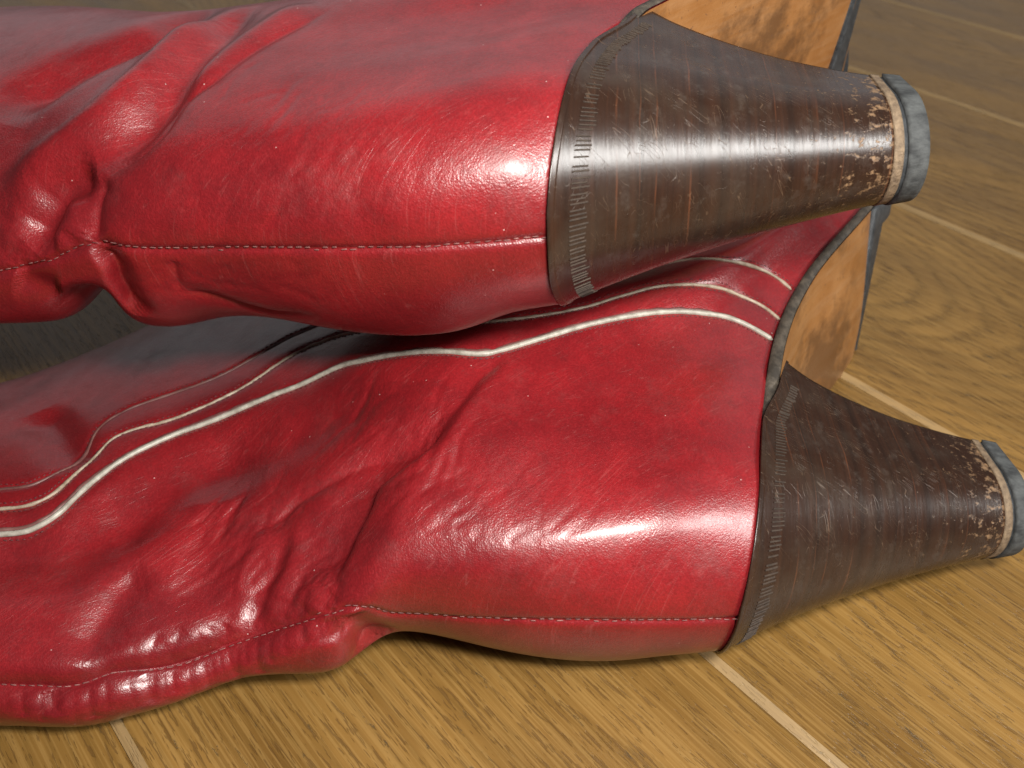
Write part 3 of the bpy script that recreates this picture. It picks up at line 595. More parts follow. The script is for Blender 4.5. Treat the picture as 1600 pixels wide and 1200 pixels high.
    'fa43': ('A',[(33.8,149.4,-6.2),(40.7,144.8,-3.8),(50.9,144.3,-2.2)]),
    'fa44': ('A',[(15.2,149.1,-10.9),(19.1,143.5,-8.8),(20.9,136.7,-6.4)]),
    'fa45': ('A',[(27.7,136.5,-4.2),(32.4,135.5,-2.6),(36.8,133.8,-0.8)]),
    'fa46': ('A',[(9.2,141.4,-12.5),(15.1,140.6,-9.7),(21.6,140.6,-7.3)]),
    'fa47': ('A',[(4.2,131.9,-13.0),(11.5,131.8,-8.5),(20.0,132.6,-5.2)]),
    'fa48': ('A',[(10.3,135.5,-10.6),(14.8,130.2,-6.2),(22.3,128.7,-2.4)]),
    'fa49': ('A',[(37.4,141.2,-3.4),(39.9,136.9,-1.4),(43.6,133.6,0.7)]),
    'fa50': ('A',[(1.3,121.7,-9.0),(3.9,119.8,-5.5),(5.8,116.9,-1.9)]),
    'fa51': ('A',[(12.4,154.7,-12.3),(17.1,147.6,-10.1),(24.6,143.4,-7.0)]),
    'fa52': ('A',[(6.4,148.9,-14.6),(12.8,145.4,-11.5),(16.7,138.9,-8.6)]),
    'fa53': ('A',[(27.9,148.6,-7.3),(34.9,146.1,-5.2),(43.3,144.9,-3.4)]),
    'fa54': ('A',[(19.8,141.2,-8.1),(27.9,137.3,-4.4),(35.3,132.2,-0.4)]),
    'fa55': ('A',[(39.7,134.9,-0.6),(45.3,133.3,1.2),(51.8,132.7,2.5)]),
    'fa56': ('A',[(18.7,110.1,9.0),(21.4,106.7,12.3),(25.3,104.3,15.1)]),
    'fa57': ('A',[(9.1,126.1,-6.7),(9.0,120.9,-3.2),(10.0,116.5,0.6)]),
    'fa58': ('A',[(6.1,109.0,4.4),(8.7,104.8,9.0),(10.3,99.9,13.8)]),
    'fa59': ('A',[(10.3,122.8,-3.8),(14.7,119.4,0.6),(16.9,113.9,5.5)]),
    'fb0': ('A',[(24.6,92.5,24.1),(33.2,91.3,26.2),(39.9,87.2,29.0)]),
    'fb1': ('A',[(26.6,104.3,15.4),(34.5,103.5,17.7),(43.4,103.2,19.5)]),
    'fb2': ('A',[(38.2,93.0,25.7),(40.5,90.1,27.6),(44.3,88.1,28.9)]),
    'fb3': ('A',[(27.1,88.9,26.5),(35.3,86.0,29.0),(43.8,81.9,30.9)]),
    'fb4': ('A',[(48.6,112.6,14.6),(55.4,110.0,17.4),(60.3,105.6,20.7)]),
    'fb5': ('A',[(40.1,88.9,28.2),(45.3,85.7,29.9),(50.5,82.0,31.3)]),
    'fb6': ('A',[(25.8,97.2,20.9),(27.5,94.2,23.5),(28.3,90.6,26.0)]),
    'fb7': ('A',[(21.3,84.8,26.3),(26.4,84.5,27.7),(31.2,82.9,29.1)]),
    'fb8': ('A',[(25.6,102.6,16.5),(33.0,101.0,19.2),(37.8,96.8,23.1)]),
    'fb9': ('A',[(60.3,110.1,18.0),(62.0,103.6,22.0),(65.0,97.6,25.4)]),
    'fb10': ('A',[(56.9,118.3,12.1),(61.5,111.5,17.2),(71.7,108.4,20.3)]),
    'fb11': ('A',[(35.6,81.8,30.1),(42.1,77.2,31.5),(50.0,72.9,32.4)]),
    'fb12': ('A',[(12.1,94.5,18.6),(16.7,89.2,23.4),(22.6,83.8,26.9)]),
    'fb13': ('A',[(26.2,93.9,23.4),(27.2,91.1,25.5),(29.7,88.9,27.0)]),
    'fb14': ('A',[(36.8,93.4,25.3),(38.7,89.7,27.7),(41.4,86.0,29.6)]),
    'fb15': ('A',[(48.1,124.6,6.5),(53.9,120.1,10.4),(59.2,115.2,14.5)]),
    'fb16': ('A',[(12.6,95.9,18.0),(17.6,91.6,22.8),(24.6,88.2,26.3)]),
    'fb17': ('A',[(58.2,123.8,8.6),(63.4,121.6,10.7),(65.2,117.1,14.0)]),
    'fb18': ('A',[(17.2,99.0,17.3),(21.3,94.4,22.2),(23.4,87.7,26.1)]),
    'fb19': ('A',[(21.4,82.2,26.9),(31.2,79.8,29.6),(43.2,79.4,31.3)]),
    'fb20': ('A',[(36.1,90.2,27.2),(46.3,87.1,29.4),(57.1,83.3,31.3)]),
    'fb21': ('A',[(37.0,89.5,27.7),(39.1,86.0,29.4),(39.3,81.7,30.6)]),
    'fb22': ('A',[(46.7,117.7,10.8),(49.8,113.1,14.5),(54.4,109.4,17.6)]),
    'fb23': ('A',[(45.8,113.6,13.4),(49.3,106.9,18.3),(52.2,99.8,22.9)]),
    'fb24': ('A',[(40.7,93.0,25.9),(46.4,88.4,28.8),(50.4,82.2,31.3)]),
    'fb25': ('A',[(49.5,88.0,29.2),(58.5,86.6,30.2),(66.4,83.2,31.6)]),
    'fb26': ('A',[(66.5,116.4,14.6),(70.2,114.4,16.3),(71.5,111.0,18.7)]),
    'fb27': ('A',[(47.3,115.1,12.6),(51.9,114.2,14.0),(54.1,111.3,16.3)]),
    'fb28': ('A',[(44.1,103.6,19.4),(49.1,100.4,22.1),(53.6,96.4,24.9)]),
    'fb29': ('A',[(68.9,118.3,13.6),(75.7,115.0,16.5),(79.0,109.4,20.4)]),
    'fb30': ('A',[(41.0,96.3,23.7),(49.3,93.1,26.5),(56.3,87.9,29.5)]),
    'fb31': ('A',[(30.0,89.0,27.0),(39.4,85.1,29.8),(48.9,79.4,31.7)]),
    'fb32': ('A',[(55.9,113.2,15.3),(63.3,112.1,17.1),(67.7,108.3,20.0)]),
    'fb33': ('A',[(41.8,125.7,4.5),(46.6,118.9,9.9),(47.2,109.8,16.2)]),
    'fb34': ('A',[(27.5,80.0,28.8),(38.8,78.2,31.0),(49.2,72.1,32.4)]),
    'fb35': ('A',[(41.0,115.1,11.5),(43.9,106.8,17.4),(41.2,96.6,23.6)]),
    'fb36': ('A',[(24.6,106.9,13.1),(28.7,104.3,16.0),(34.1,102.7,18.2)]),
    'fb37': ('A',[(18.4,89.0,24.2),(25.8,85.3,27.4),(34.6,81.9,29.9)]),
    'fb38': ('A',[(36.3,84.5,29.6),(43.6,78.7,31.4),(51.9,72.6,32.6)]),
    'fb39': ('A',[(59.3,114.4,15.0),(66.5,110.0,18.8),(75.7,106.5,21.8)]),
    'fb40': ('A',[(38.7,93.4,25.4),(46.6,89.5,28.3),(50.6,82.5,31.2)]),
    'fb41': ('A',[(24.6,101.5,17.1),(31.4,98.7,20.6),(34.8,93.0,25.3)]),
    'fb42': ('A',[(28.4,115.0,8.5),(31.0,107.6,14.2),(33.0,100.0,19.9)]),
    'fb43': ('A',[(22.8,83.5,27.0),(25.9,79.1,28.6),(28.6,74.2,29.7)]),
    'fb44': ('A',[(51.9,122.2,8.7),(60.6,120.6,11.0),(65.7,115.7,15.0)]),
    'fc0': ('A',[(10.7,91.7,18.7),(13.4,89.2,21.6),(15.0,85.1,23.6)]),
    'fc1': ('A',[(10.5,88.0,19.5),(11.8,84.0,21.6),(14.8,81.4,24.2)]),
    'fc2': ('A',[(11.2,85.3,20.8),(13.4,80.8,23.4),(17.0,77.4,26.1)]),
    'fc3': ('A',[(7.2,64.8,20.9),(9.5,62.1,23.4),(10.7,58.2,24.9)]),
    'fc4': ('A',[(6.7,84.7,15.9),(8.1,82.0,18.4),(9.6,79.2,20.6)]),
    'fc5': ('A',[(6.9,86.8,15.8),(8.2,80.0,18.9),(11.5,74.9,23.1)]),
    'fc6': ('A',[(10.6,79.5,21.5),(13.6,75.5,24.5),(15.3,70.3,26.2)]),
    'fc7': ('A',[(8.9,54.2,24.1),(12.4,50.1,27.1),(16.3,45.7,29.4)]),
    'fc8': ('A',[(22.1,59.8,29.3),(25.9,55.6,30.2),(29.9,51.1,31.0)]),
    'fc9': ('A',[(11.7,93.9,18.7),(14.5,88.8,22.3),(18.3,84.3,25.4)]),
    'fc10': ('A',[(15.1,89.0,22.6),(19.2,82.5,26.1),(23.1,75.0,28.4)]),
    'fc11': ('A',[(19.1,76.9,27.0),(24.5,70.5,29.1),(32.4,65.2,30.9)]),
    'fc12': ('A',[(3.8,64.7,16.5),(6.6,61.1,20.8),(9.6,57.1,24.3)]),
    'fc13': ('A',[(9.6,50.2,25.2),(13.4,43.0,28.5),(20.8,37.9,31.4)]),
    'fc14': ('A',[(6.0,80.7,15.9),(7.7,77.6,18.9),(8.5,73.6,20.6)]),
    'fc15': ('A',[(17.8,59.1,28.4),(19.1,55.7,29.1),(21.6,52.6,29.8)]),
    'fc16': ('A',[(13.8,82.5,23.4),(16.0,78.3,25.5),(19.7,75.0,27.5)]),
    'fc17': ('A',[(15.4,58.2,27.6),(20.7,55.5,29.4),(24.9,50.8,30.4)]),
    'fc18': ('A',[(7.2,88.9,15.7),(9.5,83.2,19.6),(14.1,80.1,24.0)]),
    'fc19': ('A',[(19.2,78.8,26.8),(23.1,74.0,28.5),(27.6,69.3,29.8)]),
    'fc20': ('A',[(6.0,76.5,16.9),(8.3,73.9,20.4),(10.9,71.1,23.3)]),
    'fc21': ('A',[(5.0,52.7,20.4),(9.3,48.5,25.2),(11.9,41.7,27.8)]),
    'fc22': ('A',[(11.4,89.7,19.9),(15.5,86.8,23.5),(18.9,82.3,26.1)]),
    'fc23': ('A',[(9.1,57.4,23.8),(16.3,55.1,28.3),(23.4,49.0,30.4)]),
    'fc24': ('A',[(16.2,73.5,26.2),(18.4,70.8,27.5),(21.0,68.1,28.5)]),
    'fc25': ('A',[(17.3,92.3,22.3),(20.9,88.9,25.0),(23.8,84.5,27.1)]),
    'fc26': ('A',[(13.1,93.6,19.6),(17.4,90.2,23.3),(23.4,87.9,26.1)]),
    'fc27': ('A',[(19.9,84.9,25.9),(23.2,80.0,27.8),(28.7,76.4,29.5)]),
    'fc28': ('A',[(18.1,68.6,27.6),(21.0,65.2,28.7),(22.1,60.8,29.3)]),
    'fc29': ('A',[(3.8,63.3,16.8),(6.3,58.2,21.0),(10.9,55.5,25.4)]),
    'fc30': ('A',[(9.6,55.4,24.5),(12.1,51.1,26.8),(15.1,46.7,28.8)]),
    'fc31': ('A',[(20.6,89.9,24.6),(23.4,84.8,26.9),(26.2,79.3,28.6)]),
    'fc32': ('A',[(14.6,82.0,24.0),(16.0,74.9,26.0),(17.4,67.6,27.4)]),
    'fc33': ('A',[(12.1,83.3,22.0),(13.2,75.8,24.2),(17.3,69.9,27.2)]),
    'fc34': ('A',[(21.0,65.5,28.7),(27.0,61.5,30.1),(33.7,57.6,31.3)]),
    'fc35': ('A',[(17.5,71.1,27.1),(19.6,67.8,28.2),(22.7,64.9,29.1)]),
    'fc36': ('A',[(12.5,81.0,22.8),(13.0,73.0,24.5),(17.0,66.4,27.4)]),
    'fc37': ('A',[(17.9,63.6,28.0),(21.7,59.3,29.3),(27.3,56.2,30.4)]),
    'fc38': ('A',[(15.5,83.0,24.3),(18.8,75.7,27.1),(26.2,70.6,29.5)]),
    'fc39': ('A',[(14.6,80.0,24.4),(16.5,75.9,26.1),(20.4,73.3,27.9)]),
    'fd0': ('A',[(-1.0,166.7,-17.4),(2.9,161.5,-16.0),(7.5,156.8,-14.1)]),
    'fd1': ('A',[(12.8,193.2,-13.3),(15.4,188.2,-12.5),(15.1,181.9,-12.2)]),
    'fd2': ('A',[(3.9,158.4,-15.6),(6.6,155.6,-14.5),(7.8,151.7,-14.0)]),
    'fd3': ('A',[(12.6,158.1,-12.3),(19.0,154.7,-10.3),(22.5,148.3,-8.6)]),
    'fd4': ('A',[(4.8,143.2,-15.3),(9.2,142.1,-12.7),(12.7,139.1,-10.4)]),
    'fd5': ('A',[(-4.3,170.5,-18.9),(-2.0,167.6,-17.9),(-0.9,163.8,-17.7)]),
    'fd6': ('A',[(-3.4,171.9,-18.2),(-0.8,169.7,-17.1),(1.0,166.7,-16.5)]),
    'fd7': ('A',[(-1.9,173.8,-17.4),(-1.0,169.1,-17.2),(-2.0,164.3,-18.2)]),
    'fd8': ('A',[(-1.0,175.7,-16.8),(2.2,170.3,-15.8),(6.0,165.2,-14.6)]),
    'fd9': ('A',[(7.1,173.0,-14.0),(8.9,166.3,-13.6),(8.5,158.8,-13.8)]),
    'fd10': ('A',[(-4.4,162.9,-19.9),(0.2,158.5,-17.5),(3.3,152.4,-16.2)]),
    'fd11': ('A',[(10.0,188.4,-13.5),(14.4,182.8,-12.3),(18.4,176.6,-11.4)]),
    'fd12': ('A',[(5.0,160.3,-15.1),(9.9,156.1,-13.2),(12.4,149.8,-12.0)]),
    'fd13': ('A',[(7.0,165.7,-14.2),(10.4,162.8,-13.1),(14.0,159.8,-12.0)]),
    'fd14': ('A',[(9.0,174.3,-13.4),(13.0,171.7,-12.4),(17.4,169.4,-11.4)]),
    'fd15': ('A',[(1.2,149.5,-17.6),(3.0,145.3,-16.5),(3.2,140.5,-16.1)]),
    'fd16': ('A',[(-1.0,163.1,-17.8),(3.3,162.7,-15.7),(8.1,163.2,-13.9)]),
    'fd17': ('A',[(10.9,175.0,-12.9),(9.2,166.9,-13.5),(7.7,158.8,-14.1)]),
    'fd18': ('A',[(4.5,169.9,-14.9),(6.0,166.7,-14.5),(7.2,163.2,-14.2)]),
    'fd19': ('A',[(-0.3,147.8,-18.9),(3.0,144.8,-16.5),(7.5,144.1,-13.8)]),
    'fd20': ('A',[(11.6,176.5,-12.8),(15.0,172.0,-12.0),(20.4,169.5,-10.9)]),
    'fd21': ('A',[(-1.7,169.8,-17.6),(0.1,165.8,-17.0),(2.0,161.7,-16.4)]),
    'fe0': ('B',[(14.4,84.3,23.0),(16.5,77.7,25.2),(23.0,74.0,27.8)]),
    'fe1': ('B',[(21.6,71.3,27.8),(31.5,70.1,30.0),(39.5,66.2,31.4)]),
    'fe2': ('B',[(22.4,106.6,21.9),(29.3,106.9,24.1),(34.1,104.3,26.0)]),
    'fe3': ('B',[(1.0,76.1,6.3),(0.8,67.4,9.4),(1.9,60.2,14.2)]),
    'fe4': ('B',[(6.1,47.4,22.5),(10.3,43.4,26.7),(13.4,37.6,29.2)]),
    'fe5': ('B',[(10.6,49.2,26.2),(12.6,45.2,27.9),(13.2,40.4,28.8)]),
    'fe6': ('B',[(3.9,50.4,19.3),(5.8,48.7,22.0),(7.2,45.7,23.8)]),
    'fe7': ('B',[(16.7,53.1,28.8),(23.7,50.1,30.5),(31.8,47.1,31.6)]),
    'fe8': ('B',[(3.0,64.4,15.3),(5.8,62.2,19.8),(8.4,58.3,23.1)]),
    'fe9': ('B',[(17.9,105.0,20.3),(21.6,103.9,22.3),(23.4,100.8,23.7)]),
    'fe10': ('B',[(14.5,81.4,23.6),(13.1,71.9,24.3),(14.7,63.7,26.5)]),
    'fe11': ('B',[(15.4,87.5,23.0),(17.0,83.6,24.5),(18.3,79.4,25.7)]),
    'fe12': ('B',[(10.8,103.6,15.9),(11.0,99.8,17.3),(12.7,97.3,19.3)]),
    'fe13': ('B',[(5.8,72.1,17.7),(8.0,67.6,21.1),(12.3,65.4,24.9)]),
    'fe14': ('B',[(13.1,73.9,24.0),(20.1,68.9,27.7),(32.5,66.6,30.4)]),
    'fe15': ('B',[(22.9,74.2,27.8),(26.5,71.7,28.9),(30.7,69.5,29.9)]),
    'fe16': ('B',[(9.0,64.4,22.6),(14.9,61.2,26.9),(27.3,63.0,29.8)]),
    'fe17': ('B',[(0.6,49.9,13.7),(2.4,46.2,17.8),(4.2,42.0,21.0)]),
    'fe18': ('B',[(3.7,96.0,7.6),(4.4,91.9,10.6),(6.1,89.1,14.2)]),
    'fe19': ('B',[(8.8,44.5,25.4),(10.8,42.4,27.2),(13.2,40.4,28.8)]),
    'fe20': ('B',[(1.9,84.6,5.8),(4.1,80.1,13.2),(6.3,73.4,18.1)]),
    'fe21': ('B',[(13.6,81.0,23.0),(16.7,78.0,25.2),(21.9,76.5,27.2)]),
    'fe22': ('B',[(29.6,89.0,27.8),(35.9,88.1,29.4),(43.2,87.2,30.5)]),
    'fe23': ('B',[(16.6,72.2,26.1),(22.6,68.0,28.4),(31.4,65.0,30.3)]),
    'fe24': ('B',[(6.0,98.5,11.7),(7.3,93.4,14.9),(9.1,88.8,17.9)]),
    'fe25': ('B',[(3.9,69.3,15.7),(5.6,62.3,19.5),(9.7,57.7,24.2)]),
    'fe26': ('B',[(6.7,74.2,18.4),(8.2,70.1,20.8),(11.3,67.9,23.8)]),
    'fe27': ('B',[(16.1,61.0,27.5),(21.5,58.4,29.3),(31.4,59.2,30.7)]),
    'fe28': ('B',[(26.9,82.9,27.8),(29.9,76.1,29.2),(31.2,68.5,30.0)]),
    'fe29': ('B',[(2.9,58.5,16.3),(6.5,54.2,21.9),(11.6,50.4,26.7)]),
    'fe30': ('B',[(0.8,71.7,7.8),(2.0,67.7,12.5),(3.9,64.0,16.8)]),
    'fe31': ('B',[(0.9,70.5,8.5),(2.3,64.4,13.9),(4.7,59.1,19.0)]),
    'fe32': ('B',[(2.2,91.4,3.8),(3.4,84.5,10.6),(6.1,78.7,16.6)]),
    'fe33': ('B',[(10.3,56.5,24.9),(17.8,55.1,28.8),(29.3,53.8,30.8)]),
    'fe34': ('B',[(7.2,75.0,18.8),(9.0,71.4,21.3),(11.8,68.8,24.0)]),
    'fe35': ('B',[(11.1,68.9,23.5),(14.6,66.2,26.1),(20.7,65.2,28.3)]),
    'fe36': ('B',[(16.7,97.7,21.7),(20.9,96.3,23.9),(25.5,94.7,25.8)]),
    'fe37': ('B',[(26.2,70.6,28.9),(32.9,69.9,30.2),(40.4,69.5,31.4)]),
    'fe38': ('B',[(0.3,74.6,3.5),(1.2,68.0,10.3),(3.4,62.3,16.3)]),
    'fe39': ('B',[(28.3,88.3,27.6),(41.2,86.6,30.3),(51.6,81.4,31.8)]),
    'fe40': ('B',[(4.9,42.8,21.7),(8.3,40.6,25.5),(11.9,37.3,28.4)]),
    'fe41': ('B',[(5.9,71.2,18.1),(9.2,64.3,22.8),(16.2,60.4,27.6)]),
    'fe42': ('B',[(-0.5,57.1,8.6),(0.1,54.2,11.5),(1.2,52.1,14.5)]),
    'fe43': ('B',[(20.2,60.0,28.8),(20.3,54.7,29.5),(23.2,50.3,30.4)]),
    'fe44': ('B',[(7.4,97.3,14.1),(9.7,94.4,17.4),(12.5,91.8,20.4)]),
    'fe45': ('B',[(2.2,85.7,6.3),(3.4,79.7,11.8),(5.2,73.9,16.5)]),
    'fe46': ('B',[(14.8,55.7,27.6),(18.1,50.6,29.5),(23.8,46.4,30.9)]),
    'fe47': ('B',[(33.3,86.5,29.0),(39.3,84.8,30.3),(48.4,85.2,31.2)]),
    'fe48': ('B',[(0.3,76.0,1.3),(0.9,69.7,8.8),(3.5,65.9,15.8)]),
    'fe49': ('B',[(34.6,93.7,28.3),(43.6,88.6,30.4),(48.7,80.8,31.6)]),
    'ff0': ('B',[(41.9,121.8,23.9),(48.5,117.4,26.2),(50.4,109.8,27.8)]),
    'ff1': ('B',[(35.5,128.3,20.7),(36.9,124.3,22.1),(39.4,121.1,23.5)]),
    'ff2': ('B',[(48.1,119.6,25.7),(49.4,113.3,27.0),(57.5,111.4,28.5)]),
    'ff3': ('B',[(62.5,134.9,25.9),(67.3,131.6,27.0),(74.9,130.2,28.0)]),
    'ff4': ('B',[(56.0,141.8,23.5),(68.0,139.6,26.1),(74.7,132.5,27.7)]),
    'ff5': ('B',[(44.3,117.2,25.4),(53.5,115.2,27.4),(61.7,111.8,28.9)]),
    'ff6': ('B',[(57.9,162.4,20.4),(62.0,155.4,22.5),(63.5,146.7,24.3)]),
    'ff7': ('B',[(55.5,157.3,20.5),(63.3,155.2,22.8),(73.0,154.2,24.8)]),
    'ff8': ('B',[(60.8,133.4,25.8),(67.8,133.9,26.8),(71.8,131.6,27.5)]),
    'ff9': ('B',[(75.4,161.9,24.3),(80.6,155.4,25.7),(88.8,150.7,27.0)]),
    'ff10': ('B',[(27.7,120.1,20.0),(30.6,115.1,22.4),(33.1,109.8,24.5)]),
    'ff11': ('B',[(90.5,166.2,25.7),(96.4,164.4,26.2),(109.9,167.9,25.9)]),
    'ff12': ('B',[(38.5,129.2,21.5),(41.5,124.2,23.3),(40.4,117.0,24.6)]),
    'ff13': ('B',[(54.9,168.3,18.8),(59.9,161.2,21.1),(63.7,153.2,23.2)]),
    'ff14': ('B',[(59.5,171.6,19.8),(62.3,169.1,20.8),(66.6,167.9,22.0)]),
    'ff15': ('B',[(45.7,165.3,16.1),(49.4,161.8,17.9),(51.7,157.0,19.4)]),
    'ff16': ('B',[(45.9,157.3,17.4),(49.2,154.9,19.0),(55.2,155.4,20.7)]),
    'ff17': ('B',[(36.3,118.0,23.4),(44.7,116.0,25.7),(48.8,110.4,27.5)]),
    'ff18': ('B',[(43.6,128.5,23.0),(49.7,122.0,25.6),(47.2,110.8,27.1)]),
    'ff19': ('B',[(40.9,162.1,14.6),(48.0,159.3,17.8),(56.7,157.7,20.8)]),
    'ff20': ('B',[(51.9,147.1,21.4),(58.8,143.8,23.8),(60.2,136.3,25.3)]),
    'ff21': ('B',[(36.7,144.4,16.7),(39.6,140.9,18.9),(41.8,136.7,20.7)]),
    'ff22': ('B',[(22.4,118.5,18.2),(30.2,115.6,22.1),(39.9,113.4,25.3)]),
    'ff23': ('B',[(61.7,161.9,21.5),(70.1,159.8,23.6),(81.6,159.8,25.4)]),
    'ff24': ('B',[(79.0,165.4,24.5),(86.8,165.7,25.4),(92.5,164.0,26.0)]),
    'ff25': ('B',[(62.7,141.1,25.0),(72.0,141.2,26.4),(82.0,141.3,27.5)]),
    'ff26': ('B',[(52.1,125.2,25.5),(57.7,119.8,27.3),(59.9,112.3,28.7)]),
    'ff27': ('B',[(70.5,165.4,23.1),(79.1,162.3,24.8),(93.5,163.5,26.1)]),
    'ff28': ('B',[(36.1,156.5,13.5),(42.7,155.5,16.5),(49.3,153.8,19.2)]),
    'ff29': ('B',[(48.5,137.5,22.5),(54.2,133.0,24.6),(64.0,131.5,26.6)]),
    'ff30': ('B',[(15.7,101.7,20.1),(19.2,96.4,23.2),(28.0,95.7,26.3)]),
    'ff31': ('B',[(36.2,156.3,13.6),(39.1,150.2,16.2),(46.3,148.4,19.3)]),
    'ff32': ('B',[(30.3,146.8,13.0),(33.2,139.3,16.7),(35.9,131.6,20.0)]),
    'ff33': ('B',[(75.1,170.9,23.4),(83.6,170.4,24.7),(93.1,170.2,25.6)]),
    'ff34': ('B',[(59.7,113.1,28.5),(59.7,108.8,29.2),(64.1,106.9,29.8)]),
    'ff35': ('B',[(58.7,150.7,22.5),(62.7,148.5,23.8),(70.0,149.3,25.0)]),
    'ff36': ('B',[(71.2,166.5,23.1),(83.7,164.4,25.2),(93.4,159.2,26.4)]),
    'ff37': ('B',[(49.0,113.1,27.0),(54.3,108.8,28.5),(61.4,105.3,29.8)]),
    'ff38': ('B',[(46.8,141.6,21.1),(50.8,138.2,22.9),(58.4,138.0,24.7)]),
    'ff39': ('B',[(66.5,160.3,22.8),(79.9,159.4,25.2),(106.3,168.8,26.0)]),
    'fg0': ('B',[(3.2,42.5,19.6),(5.7,44.3,22.5),(8.8,44.5,25.4)]),
    'fg1': ('B',[(1.7,28.2,17.9),(3.0,26.1,19.8),(4.7,25.2,22.3)]),
    'fg2': ('B',[(-0.4,55.7,9.6),(0.6,55.6,12.3),(1.7,56.7,14.6)]),
    'fg3': ('B',[(2.1,53.3,16.0),(3.6,51.9,18.7),(4.9,49.5,20.8)]),
    'fg4': ('B',[(4.3,46.1,20.6),(7.4,43.0,24.3),(10.7,39.3,27.4)]),
    'fg5': ('B',[(2.6,64.0,14.6),(4.9,63.2,18.4),(7.7,62.2,21.8)]),
    'fg6': ('B',[(2.2,55.6,15.8),(4.3,53.9,19.3),(7.1,53.7,22.6)]),
    'fg7': ('B',[(-1.3,51.8,7.4),(-0.8,49.5,9.9),(0.1,48.2,12.8)]),
    'fg8': ('B',[(0.8,49.1,14.3),(2.4,46.6,17.7),(4.8,45.8,21.3)]),
    'fg9': ('B',[(1.4,54.5,14.5),(3.3,52.6,18.1),(5.7,50.7,21.5)]),
    'fg10': ('B',[(0.2,48.2,13.0),(1.7,46.1,16.5),(3.8,45.1,20.0)]),
    'fg11': ('B',[(-0.5,65.9,4.6),(0.1,62.7,8.8),(1.6,61.3,13.2)]),
    'fg12': ('B',[(3.7,53.7,18.5),(6.9,52.5,22.5),(11.0,51.3,26.1)]),
    'fg13': ('B',[(-2.7,35.3,3.7),(-1.6,34.8,9.8),(0.4,34.8,15.2)]),
    'fg14': ('B',[(0.7,32.1,16.0),(3.1,31.3,20.3),(5.7,28.5,23.5)]),
    'fg15': ('B',[(-0.8,62.6,4.6),(0.7,62.4,10.9),(3.2,60.7,16.4)]),
    'fh0': ('B',[(6.8,90.7,-21.0),(4.6,82.7,-18.4),(1.9,74.7,-13.7)]),
    'fh1': ('B',[(5.1,119.2,-16.5),(4.0,111.6,-11.8),(3.7,104.5,-10.0)]),
    'fh2': ('B',[(1.6,77.8,-10.7),(0.6,71.4,-9.7),(-0.4,65.0,-7.6)]),
    'fh3': ('B',[(6.3,123.1,-20.4),(5.2,116.9,-16.8),(4.9,111.2,-15.2)]),
    'fh4': ('B',[(3.0,100.3,-6.9),(3.5,96.3,-10.6),(3.7,91.3,-12.9)]),
    'fh5': ('B',[(3.8,108.1,-10.4),(3.2,102.3,-7.6),(2.9,97.1,-7.3)]),
    'fh6': ('B',[(1.4,73.5,-12.4),(1.3,68.0,-14.6),(1.7,63.0,-17.8)]),
    'fh7': ('B',[(0.5,70.1,-10.1),(-0.3,64.6,-8.6),(-1.1,59.2,-6.7)]),
    'fh8': ('B',[(10.8,115.3,-28.4),(8.8,106.5,-24.2),(7.1,98.3,-20.7)]),
    'fh9': ('B',[(3.8,90.0,-13.5),(3.1,83.9,-13.7),(2.4,77.7,-13.9)]),
    'fh10': ('B',[(0.7,77.9,-4.0),(-0.2,70.6,-3.3),(-0.9,63.8,-4.3)]),
    'fh11': ('B',[(3.9,98.7,-11.9),(3.1,93.1,-9.7),(2.6,88.0,-9.7)]),
    'fh12': ('B',[(4.2,93.7,-13.8),(3.5,89.5,-12.8),(3.3,86.0,-13.5)]),
    'fh13': ('B',[(4.8,104.2,-14.6),(4.7,96.7,-14.8),(3.4,88.3,-12.7)]),
    'fh14': ('B',[(3.1,98.1,-8.1),(1.9,90.6,-2.1),(1.2,83.1,2.2)]),
    'fh15': ('B',[(4.5,113.6,-13.7),(5.0,106.7,-15.5),(5.6,99.7,-17.1)]),
    'fh16': ('B',[(2.9,105.4,-3.5),(2.6,99.0,-2.9),(2.2,92.9,-3.3)]),
    'fh17': ('B',[(3.3,94.4,-10.4),(2.4,89.3,-7.5),(1.7,84.6,-6.8)]),
    'fh18': ('B',[(2.2,77.2,-13.7),(1.3,72.0,-12.7),(0.2,66.7,-10.5)]),
    'fh19': ('B',[(2.1,90.6,-4.7),(0.9,81.6,-0.9),(-0.0,73.2,-0.4)]),
}
